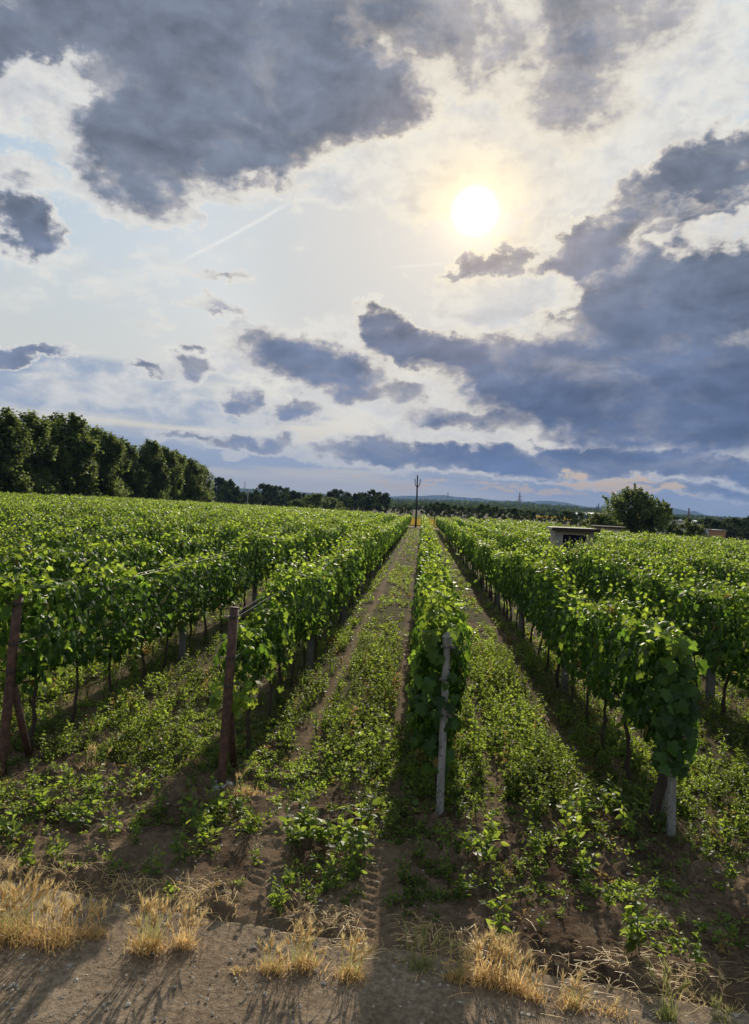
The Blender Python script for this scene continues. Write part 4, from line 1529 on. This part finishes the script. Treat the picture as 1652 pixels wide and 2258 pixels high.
KIND = []
for q in range(6):
    cm, C_ = crown_mesh(tr_, n=12000, wide=.25 + .02 * (q % 3), base=.03, leaf=.0185, spray=.5, lobes=95, rl=(.035, .085))
    KIND.append((cm.mesh('crown', M_TREE), tree_trunk(tr_, C_).mesh('trunk', M_TRUNK)))
FKIND = []
for q in range(6):
    cm, C_ = crown_mesh(tr_, n=2600, wide=(.26, .34, .40, .46, .54, .38)[q], base=.0, leaf=.040, lobes=30)
    FKIND.append((cm.mesh('crown', M_FAR), tree_trunk(tr_, C_).mesh('trunk', M_TRUNK)))
BIG = []
for q in range(3):
    cm, C_ = crown_mesh(tr_, n=21000, wide=(.60, .52, .62)[q], base=.02, leaf=.021, lobes=110, rl=(.055, .12))
    BIG.append((cm.mesh('crown', M_TREE), tree_trunk(tr_, C_).mesh('trunk', M_TRUNK)))


def tree(name, px, top, y, kind, label, group, cat='tree', wide=1.0, sink=0.0):
    p = at(px, top, y)
    g0 = gzf(p.x, p.y) - sink
    h = max(.8, p.z - g0)
    o = tag(empty(name, (p.x, p.y, g0), tr_.random() * 6.28, (h * wide, h * wide, h)), label, cat, group)
    link(bpy.data.objects.new('crown', kind[0]), o)
    link(bpy.data.objects.new('trunk', kind[1]), o)
    return o


def on_line(px, x):
    """depth at which the sight line through px crosses the line x"""
    d = ray(px, CY)
    return x * d.y / d.x


WOOD = [(-35, 912), (8, 912), (28, 930), (62, 918), (90, 938), (128, 922), (160, 924), (188, 942), (212, 950), (238, 962), (258, 972), (276, 982),
        (332, 978), (346, 984), (362, 990), (384, 998), (404, 1010), (422, 1016), (434, 1022), (448, 1030)]
for q, (px, top) in enumerate(WOOD):
    y = on_line(px, -57 + 2.5 * math.sin(q * 2.3))
    lab = f"dark leafy {nth(q + 1)} tree from the left edge along the tall woodland beside the vineyard" if q else "dark leafy tree cut by the left edge, in the tall woodland beside the vineyard"
    tree('woodland_tree', px, top + 3, y, KIND[q % 6], lab, 'trees of the woodland on the left', wide=1.25 if px < 300 else 1.15)
# the second rank behind and the skirt of bushes: no tree there can be told from its neighbour
mb = MB()
r_ = np.random.default_rng(77)
cl = []
for yy in np.arange(80, 172, 1.1):
    for _ in range(3):
        x_ = -57 + r_.normal(0, 2.2) - (0 if r_.random() < .6 else 6)
        cl.append((x_, yy + r_.normal(0, .8), gzf(x_, yy) + r_.uniform(.4, 3.4), r_.uniform(.8, 1.5)))
cl = np.array(cl)
k = r_.integers(0, len(cl), 26000)
P_ = cl[k, :3] + unit(r_.normal(size=(len(k), 3))) * (cl[k, 3] * r_.random(len(k)) ** .45)[:, None] * (1, 1, 1.2)
put_leaves(mb, P_, r_.normal(0, .7, P_.shape) + (.3, -.3, .5), r_.normal(0, 1, P_.shape), r_.uniform(.16, .36, len(P_)), r_.random(len(P_)) * .6, r_.random(len(P_)) * .95, LEAF2_V * (1.2, 1, 1), LEAF2_F)
tag(mb.obj('undergrowth', M_TREE), 'dark bushes growing at the foot of the tall woodland on the left', 'undergrowth', kind='stuff')

# far line of trees across the middle
FAR = [(484, 1056), (497, 1064), (505, 1062), (522, 1082), (537, 1086), (552, 1088), (566, 1084), (578, 1072), (592, 1071), (604, 1075), (618, 1076), (632, 1080), (646, 1084), (658, 1088), (672, 1090), (684, 1094),
       (728, 1086), (741, 1082), (753, 1084), (767, 1090), (784, 1090), (797, 1089), (808, 1090), (822, 1085), (836, 1087), (850, 1090)]
for q, (px, top) in enumerate(FAR):
    tree('distant_tree', px, top, 340 + 14 * math.sin(q * 1.9), FKIND[q % 4], f"hazy dark tree in the far belt left of the pole, {nth(q + 1)} from its left end", 'trees of the far belt', wide=1.25)
RFAR = [(868, 1119), (882, 1118), (893, 1114), (905, 1119), (940, 1117), (952, 1112), (965, 1109), (978, 1110), (990, 1114), (1004, 1117), (1018, 1119), (1034, 1121), (1050, 1122), (1062, 1113), (1078, 1115), (1094, 1119), (1108, 1124),
        (1122, 1124), (1135, 1122), (1148, 1126), (1164, 1126), (1178, 1130), (1196, 1134), (1214, 1136), (1232, 1134), (1250, 1128), (1264, 1133), (1280, 1134)]
for q, (px, top) in enumerate(RFAR):
    tree('distant_tree', px, top, 300 - 3.2 * q + 12 * math.sin(q * 1.7), FKIND[(q * 2 + q // 3) % 6], f"hazy dark tree in the far hedge right of the pole, {nth(q + 1)} from its left end", 'trees of the far hedge', wide=1.25)
for q, (px, top, lab) in enumerate([(655, 1104, 'smaller olive green bush left of the broad one before the far trees'), (700, 1092, 'broad olive green bush standing before the far trees'), (728, 1100, 'olive green bush hugging the right side of the broad bush')]):
    tree('bush', px, top, 215 + 5 * q, BIG[2], lab, 'bushes before the far belt', 'bush', wide=1.5)

tree('broad_tree', 1392, 1088, 122, BIG[0], 'big round dark tree right of the block house', None, wide=1.0)
tree('broad_tree', 1440, 1104, 126, BIG[1], 'lower dark tree leaning on the right side of the big round one', None, wide=.9)
tree('bush', 1324, 1138, 100, BIG[2], 'olive green bush behind the block house, beside the big tree', None, 'bush', wide=1.2)
tree('bush', 1522, 1154, 125, BIG[1], 'dark round bush before the pale office building', None, 'bush', wide=1.0)
for q, (px, top) in enumerate([(1478, 1141), (1496, 1143), (1512, 1146), (1548, 1150), (1562, 1147), (1578, 1150), (1592, 1152), (1606, 1148), (1620, 1147), (1634, 1150), (1650, 1144), (1668, 1150)]):
    tree('distant_tree', px, top, 250 + 10 * math.sin(q * 2.1), FKIND[(q + 1) % 6], f"dark tree near the right edge behind the low buildings, {nth(q + 1)} from the big tree", 'trees behind the low buildings', wide=1.5)

# far woods: bands too far to tell tree from tree
def wood_band(name, px0, px1, y, top_px, thick, n, label, size):
    """a band of woodland at a distance y with a bumpy top line given in picture points"""
    mb = MB()
    r = np.random.default_rng(int(y))
    px = r.uniform(px0, px1, n)
    tp = np.interp(px, [q[0] for q in top_px], [q[1] for q in top_px])
    dirs = np.stack([np.array(ray(a, b)) for a, b in zip(px, tp)])
    yy = y + r.uniform(0, thick, n)
    P_ = np.array(EYE) + dirs * (yy / dirs[:, 1])[:, None]
    g0 = gz(P_[:, 0], P_[:, 1])
    lump = .75 + .4 * vnoise(P_[:, 0] / (size * 5), P_[:, 1] / (size * 9), 7)
    H = np.maximum(P_[:, 2] - g0, 3.0) * lump
    P_[:, 2] = g0 + H * r.random(n) ** .6
    put_leaves(mb, P_, r.normal(0, .6, P_.shape) + (0, -.3, .6), r.normal(0, 1, P_.shape), r.uniform(.6, 1.3, n) * size, r.random(n) * .5, r.random(n) * .95, LEAF2_V * (1.3, 1, 1), LEAF2_F)
    return tag(mb.obj(name, M_FAR), label, 'woods', kind='stuff')


wood_band('far_woods', 470, 1700, 620, [(470, 1092), (700, 1102), (860, 1110), (950, 1114), (1100, 1120), (1300, 1130), (1560, 1146), (1700, 1150)], 60, 5200, 'dark wooded strip across the plain behind the far trees', 2.6)
wood_band('far_woods', 470, 1750, 1300, [(470, 1089), (700, 1098), (870, 1106), (1000, 1108), (1150, 1112), (1300, 1123), (1500, 1137), (1700, 1148)], 300, 6000, 'bluish wooded strip below the hills', 4.6)
wood_band('far_woods', 470, 1750, 2300, [(470, 1085), (700, 1094), (870, 1101), (1000, 1104), (1150, 1108), (1300, 1121), (1500, 1135), (1700, 1148)], 600, 6000, 'palest wooded strip, just under the hills', 7.0)

# ------------------------------------------------------------------ hills
M_HILL = mat_field('hill_woods', (.030, .050, .022), (.050, .070, .030), .002)


def hills(name, dist, pts, depth):
    """a ridge whose crest runs through the picture points at a given distance; it falls away to both sides"""
    mb = MB()
    xs = np.linspace(pts[0][0], pts[-1][0], 220)
    ys = np.interp(xs, [q[0] for q in pts], [q[1] for q in pts])
    ys = ys - .55 * (fbm(xs / 11, xs * 0, 4, 55) - .5) * 2
    rows = []
    for f, hk in ((-.55, 0), (-.35, .30), (-.18, .66), (-.07, .90), (0, 1), (.1, .85), (.3, .4), (.55, 0)):
        row = []
        for q, (a, b) in enumerate(zip(xs, ys)):
            d = ray(a, b)
            hd = math.hypot(d.x, d.y)
            crest = EYE.z + d.z / hd * dist
            r = dist + f * depth
            z = -20 + (crest + 20) * hk * (1 + (0 if hk == 1 else .10 * (float(vnoise(np.array([a / 9]), np.array([f * 9]), 66)[0]) - .5)))
            row.append((d.x / hd * r, d.y / hd * r, z))
        rows.append(row)
    V = np.array(rows).reshape(-1, 3)
    m, nn = len(rows), len(xs)
    i, j = np.meshgrid(np.arange(m - 1), np.arange(nn - 1), indexing='ij')
    mb.add(V, [np.stack([i * nn + j, i * nn + j + 1, (i + 1) * nn + j + 1, (i + 1) * nn + j], -1).reshape(-1, 4)])
    return tag(mb.obj(name, M_HILL, smooth=True), kind='structure')


hills('hills', 9000, [(380, 1096), (700, 1096), (820, 1097), (871, 1094.5), (905, 1093), (925, 1094), (950, 1092), (978, 1091.5), (1000, 1095), (1040, 1098), (1056, 1098), (1075, 1101), (1100, 1104), (1122, 1103.5), (1150, 1105.5), (1175, 1106), (1190, 1104), (1215, 1104.5), (1235, 1107), (1250, 1108.5),
                      (1275, 1114), (1300, 1118), (1318, 1118.5), (1335, 1114.5), (1350, 1114), (1380, 1115), (1420, 1114), (1464, 1116.5), (1500, 1123), (1517, 1127), (1533, 1127), (1545, 1132), (1565, 1138), (1590, 1144), (1650, 1152), (1900, 1168)], 3800)
hills('hills', 5200, [(200, 1062), (380, 1070), (480, 1074), (540, 1077), (600, 1082), (680, 1086), (760, 1092), (830, 1098), (900, 1106), (980, 1114)], 2200)

# ------------------------------------------------------------------ fields on the plain
def field_sheet(name, mat, pts, lift=.25, n=24):
    lift = min(lift, .12)
    """a field whose four corners are picture points (x, y, distance) laid on the land"""
    c_ = []
    for (px, y) in pts:
        d = ray(px, CY)
        c_.append(np.array([d.x * y / d.y, y]))
    u_ = np.linspace(0, 1, n)
    Uq, Vq = np.meshgrid(u_, u_)
    XY = ((1 - Uq) * (1 - Vq))[..., None] * c_[0] + (Uq * (1 - Vq))[..., None] * c_[1] + (Uq * Vq)[..., None] * c_[2] + ((1 - Uq) * Vq)[..., None] * c_[3]
    Z = gz(XY[..., 0], XY[..., 1]) + lift
    V = np.concatenate([XY, Z[..., None]], -1).reshape(-1, 3)
    i, j = np.meshgrid(np.arange(n - 1), np.arange(n - 1), indexing='ij')
    F = np.stack([i * n + j, i * n + j + 1, (i + 1) * n + j + 1, (i + 1) * n + j], -1).reshape(-1, 4)
    mb = MB()
    mb.add(V, [F])
    return tag(mb.obj(name, mat, smooth=True), kind='structure')


M_YEL = mat_field('yellow_crop', (.20, .17, .04), (.34, .20, .03), .5)
M_TAN = mat_field('stubble', (.36, .27, .16), (.44, .34, .21), .01)
M_GRN = mat_field('green_crop', (.07, .12, .025), (.11, .17, .035), .03)
M_OLV = mat_field('olive_crop', (.12, .13, .04), (.17, .17, .05), .03)
field_sheet('sunflower_field', M_YEL, [(835, 132), (1010, 116), (1010, 200), (790, 215)], .30)
field_sheet('green_field', M_OLV, [(700, 216), (1010, 201), (1010, 262), (700, 275)], .25)
field_sheet('green_field', M_GRN, [(400, 190), (690, 165), (690, 285), (400, 300)], .25)
field_sheet('stubble_field', M_TAN, [(862, 720), (945, 720), (938, 1180), (866, 1180)], .5)
field_sheet('stubble_field', M_TAN, [(975, 700), (1092, 700), (1075, 900), (985, 900)], .5)
field_sheet('stubble_field', M_OLV, [(735, 480), (860, 480), (850, 590), (740, 590)], .5)
field_sheet('rape_field', M_YEL, [(1160, 400), (1300, 400), (1262, 590), (1165, 590)], .4)

# ------------------------------------------------------------------ poles and pylons
def pole_with_fork():
    p = at(917, 1156, 113.0)
    p.z = gzf(p.x, p.y)
    tp = at(921, 1046, 113.0)
    H = tp.z - p.z
    o = tag(empty('utility_pole', p), 'tall dark pole with a forked top at the end of the middle rows', 'utility pole')
    MB().tube([(0, 0, -.3), (0, 0, H * .5), (tp.x - p.x, tp.y - p.y, H - .18)], [.17, .145, .11], 10).obj('pole', M_DARKPOLE, o, True)
    for s in (-1, 1):
        z0 = H * .735
        MB().tube([(0, 0, z0), (s * .14, 0, z0 + .30), (s * .36, 0, z0 + .62), (s * .41, 0, z0 + 1.35)], .065, 8).obj('arm', M_DARKPOLE, o)
        ib = MB()
        for zz in (0, .09, .18):
            ib.tube([(s * .41, 0, z0 + 1.35 + zz), (s * .41, 0, z0 + 1.41 + zz)], [.10, .07], 10)
        ib.obj('insulator', M_STONE, o)
    ib = MB()
    for zz in (0, .09):
        ib.tube([(tp.x - p.x, 0, H - .18 + zz), (tp.x - p.x, 0, H - .11 + zz)], [.12, .08], 10)
    ib.obj('insulator', M_WHITEWALL, o)


pole_with_fork()
p = at(546, 1110, 178.0)
p.z = gzf(p.x, p.y)
tp = at(553, 1078, 178.0)
o = tag(empty('utility_pole', p), 'thin grey pole rising from the left rows before the far trees', 'utility pole')
MB().tube([(0, 0, -.3), (0, 0, (tp.z - p.z) * .6), (.05, 0, tp.z - p.z)], [.13, .11, .09], 8).obj('pole', M_CONC, o, True)
MB().tube([(-.5, 0, tp.z - p.z - .4), (.6, 0, tp.z - p.z - .4)], .05, 6).obj('crossarm', M_STEEL, o)


def pylon(px, top, y, label, arms, mat, w=.16, t=.16):
    tp = at(px, top, y)
    g0 = gzf(tp.x, y)
    H = tp.z - g0
    o = tag(empty('lattice_pylon', (tp.x, y, g0)), label, 'pylon', 'lattice pylons on the plain')
    mb = MB()
    lv = np.linspace(0, 1, 9)
    hw = lambda f: H * (w * (1 - f) ** 1.25 * .5 + .012)
    for sx_, sy_ in ((-1, -1), (1, -1), (1, 1), (-1, 1)):
        mb.tube([(sx_ * hw(f), sy_ * hw(f), H * f) for f in lv], t, 4)
    for a, b in zip(lv[:-1], lv[1:]):
        for q in range(4):
            c0 = ((-1, -1), (1, -1), (1, 1), (-1, 1))[q]
            c1 = ((1, -1), (1, 1), (-1, 1), (-1, -1))[q]
            mb.tube([(c0[0] * hw(a), c0[1] * hw(a), H * a), (c1[0] * hw(b), c1[1] * hw(b), H * b)], t * .7, 3)
            mb.tube([(c1[0] * hw(a), c1[1] * hw(a), H * a), (c0[0] * hw(b), c0[1] * hw(b), H * b)], t * .7, 3)
    mb.obj('lattice', mat, o)
    for f, L in arms:
        ab = MB()
        ab.tube([(-L * H, 0, H * f), (0, 0, H * f + .5), (L * H, 0, H * f)], t * 1.1, 4)
        ab.tube([(-L * H, 0, H * f), (0, 0, H * f - .9), (L * H, 0, H * f)], t * .9, 4)
        ab.obj('crossarm', mat, o)
    return o


pylon(1146.5, 1086, 820, 'largest lattice pylon, rising above the hills right of the forked pole', ((.62, .15), (.80, .12)), M_STEEL, t=.17)
pylon(988, 1085, 1150, 'faint far pylon between the forked pole and the largest pylon', ((.9, .08), (.75, .09)), M_STEEL, t=.14)
pylon(1320, 1110, 760, 'taller of the two pylons over the white roof', ((.7, .10),), M_STEEL, t=.17)
pylon(1315.5, 1116, 780, 'shorter of the two pylons over the white roof', ((.8, .10),), M_STEEL, t=.17)
pylon(1519.5, 1120, 560, 'reddish lattice tower right of the big round tree', ((.93, .03),), M_REDSTEEL, .11, t=.19)
tp = at(540.5, 1063, 2000)
g0 = gzf(tp.x, tp.y)
o = tag(empty('factory_chimney', (tp.x, tp.y, g0)), 'slim dark chimney on the horizon above the far belt', 'chimney')
MB().tube([(0, 0, 0), (0, 0, tp.z - g0 - 3)], [1.7, 1.1], 12).obj('shaft', M_CONC, o, True)
MB().tube([(0, 0, tp.z - g0 - 3), (0, 0, tp.z - g0)], [1.35, 1.3], 12).obj('rim', M_REDSTEEL, o, True)

# ------------------------------------------------------------------ buildings
def block_house():
    p = Vector((HUT.x, HUT.y, gzf(HUT.x, HUT.y)))
    k_ = 30.0 / FPX / math.cos(math.atan(.28))
    o = tag(empty('block_house', p, R(-4)), 'small flat-roofed block house of pale brick with a dark opening, among the vines', 'block house')
    top = at(1268, 1170, 33.0).z - p.z
    W, Dp, t = .86, 2.1, .14
    do = .52
    w = MB()
    w.box(-W, -do, 0, t, 0, top)
    w.box(do, W, 0, t, 0, top)
    w.box(-do, do, .003, t - .003, top - .20, top - .002)
    w.box(-W, -W + t, t, Dp, 0, top)
    w.box(W - t, W, t, Dp, 0, top)
    w.box(-W + t, W - t, Dp - t, Dp, 0, top)
    w.obj('wall', M_BRICK, o)
    MB().box(W - .16, W + .012, -.02, 0.16, 0, top).obj('corner_pillar', M_CONC, o)
    MB().box(-W - .02, -do - .10, -.02, 0.0, 0, top).obj('corner_pillar', M_CONC, o)
    d_ = MB().box(-do, do, .06, .10, .03, top - .20).obj('door', M_NAVY, o)
    MB().box(.36, .42, .03, .06, .95, 1.12).obj('handle', M_STEEL, d_)
    r_ = MB().box(-W - .18, W + .22, -.28, Dp + .2, top, top + .10).obj('roof', M_CONC, o)
    MB().box(-W - .20, W + .24, -.305, -.28, top - .03, top + .12).obj('roof_edge', M_ROOFFELT, r_)


block_house()
p = at(1343, 1161.5, 73.0)
g0 = gzf(p.x, p.y)
o = tag(empty('shed', (p.x, p.y, g0), R(-6)), 'low shed whose thin brown roof shows over the vines beside the block house', 'shed')
hgt = p.z - g0 - .12
w = MB()
w.box(-1.2, 1.2, 0, .14, 0, hgt)
w.box(-1.2, 1.2, 1.7, 1.84, 0, hgt)
w.box(-1.2, -1.06, .14, 1.7, 0, hgt)
w.box(1.06, 1.2, .14, 1.7, 0, hgt)
w.obj('wall', M_BRICK, o)
MB().add([(-1.5, -.2, hgt), (1.6, -.2, hgt - .02), (1.6, 2.0, hgt), (-1.5, 2.0, hgt + .02), (-1.5, -.2, hgt + .14), (1.6, -.2, hgt + .12), (1.6, 2.0, hgt + .18), (-1.5, 2.0, hgt + .2)],
         [(0, 3, 2, 1), (4, 5, 6, 7), (0, 1, 5, 4), (1, 2, 6, 5), (2, 3, 7, 6), (3, 0, 4, 7)]).obj('roof', M_ROOFFELT, o)


def building(name, px0, px1, top, y, label, wall, roofm, dep=14, storeys=0, nwin=0, roof_over=.3, roof_h=.5, gable=0.0):
    a, b = at(px0, top, y), at(px1, top, y)
    cx_ = (a.x + b.x) / 2
    zt = (a.z + b.z) / 2
    g0 = min(gzf(cx_, y), zt - 2.4) - .3
    W, H = abs(b.x - a.x) / 2, zt - g0
    o = tag(empty(name, (cx_, y, g0)), label, 'building')
    wb = MB()
    rows = []
    if nwin:
        # wall built round its window openings, so that panes sit back in real holes
        zs = [0]
        for s in range(storeys):
            zs += [H * (s + .38) / storeys, H * (s + .78) / storeys]
        zs.append(H)
        cw = 2 * W / nwin
        for q, (z0, z1) in enumerate(zip(zs[:-1], zs[1:])):
            if q % 2 == 0:
                wb.box(-W, W, 0, .3, z0, z1)
            else:
                for c_ in range(nwin + 1):
                    x0 = -W + c_ * cw - (cw * .2 if c_ else 0)
                    x1 = -W + c_ * cw + (cw * .2 if c_ < nwin else 0)
                    wb.box(x0, x1, 0, .3, z0, z1)
                for c_ in range(nwin):
                    rows.append((-W + (c_ + .2) * cw, -W + (c_ + .8) * cw, z0, z1))
    else:
        wb.box(-W, W, 0, .3, 0, H)
    wb.box(-W, -W + .3, .3, dep, 0, H)
    wb.box(W - .3, W, .3, dep, 0, H)
    wb.box(-W + .3, W - .3, dep - .3, dep, 0, H)
    wb.obj('wall', wall, o)
    for (x0, x1, z0, z1) in rows:
        f_ = MB().box(x0, x1, .14, .17, z0, z1).obj('window', M_DARKGLASS, o)
        MB().box(x0, x1, .05, .14, z0, z0 + .07).box((x0 + x1) / 2 - .05, (x0 + x1) / 2 + .05, .05, .14, z0 + .07, z1).obj('frame', M_WHITEWALL, f_)
    rb = MB()
    ov = roof_over
    if gable:
        V = [(-W - ov, -ov, H), (W + ov, -ov, H), (W + ov, dep + ov, H), (-W - ov, dep + ov, H), (-W - ov, dep / 2, H + gable), (W + ov, dep / 2, H + gable)]
        rb.add(V, [np.array([(0, 1, 5, 4), (2, 3, 4, 5), (0, 3, 2, 1)]), np.array([(3, 0, 4), (1, 2, 5)])])
    else:
        rb.box(-W - ov, W + ov, -ov, dep + ov, H, H + roof_h)
    rb.obj('roof', roofm, o)
    return o


building('warehouse', 1266, 1352, 1134.5, 640, 'long low white-roofed hall beyond the yellow field', M_WHITEWALL, M_WHITEROOF, 30, gable=1.6)
building('office_building', 1470, 1512, 1151, 205, 'pale two-storey building with dark windows right of the big tree', M_WHITEWALL, M_CONC, 12, 2, 6)
building('warehouse', 1466, 1494, 1149, 330, 'white-roofed hall showing over the pale office building', M_WHITEWALL, M_WHITEROOF, 16, gable=.8)
building('warehouse', 1512, 1548, 1152.5, 360, 'white-roofed hall behind the reddish tower', M_WHITEWALL, M_WHITEROOF, 18, gable=1.2)
building('warehouse', 1591, 1606, 1156, 330, 'small white roof among the trees by the right edge', M_WHITEWALL, M_WHITEROOF, 12, gable=.8)
building('shed', 1550, 1567.5, 1168.5, 150, 'pale low shed left of the brown one, beyond the right rows', M_WHITEWALL, M_CONC, 6, 1, 3, .15, .2)
building('shed', 1568.5, 1601, 1170, 149, 'brown low shed beyond the right rows', M_ORANGEWALL, M_CONC, 6, 0, 0, .15, .15)

# ------------------------------------------------------------------ air
hz = bpy.data.materials.new('haze')
hz.use_nodes = True
nt = hz.node_tree
nt.nodes.clear()
pv = nt.nodes.new('ShaderNodeVolumePrincipled')
pv.inputs['Color'].default_value = (.24, .38, .72, 1)
pv.inputs['Density'].default_value = HAZE
pv.inputs['Anisotropy'].default_value = 0.0
ho = nt.nodes.new('ShaderNodeOutputMaterial')
nt.links.new(pv.outputs[0], ho.inputs['Volume'])
if HAZE > 0:
    ob = MB().box(-15000, 15000, -3200, 15000, -60, 420).obj('haze', hz)
    tag(ob, 'thin bluish air over the plain, hiding the far hills', 'haze', kind='stuff')
SC.cycles.max_bounces = 8
SC.cycles.diffuse_bounces = 3
SC.cycles.glossy_bounces = 2
SC.cycles.transmission_bounces = 4
SC.cycles.transparent_max_bounces = 4
SC.cycles.volume_bounces = 0
SC.cycles.use_fast_gi = False
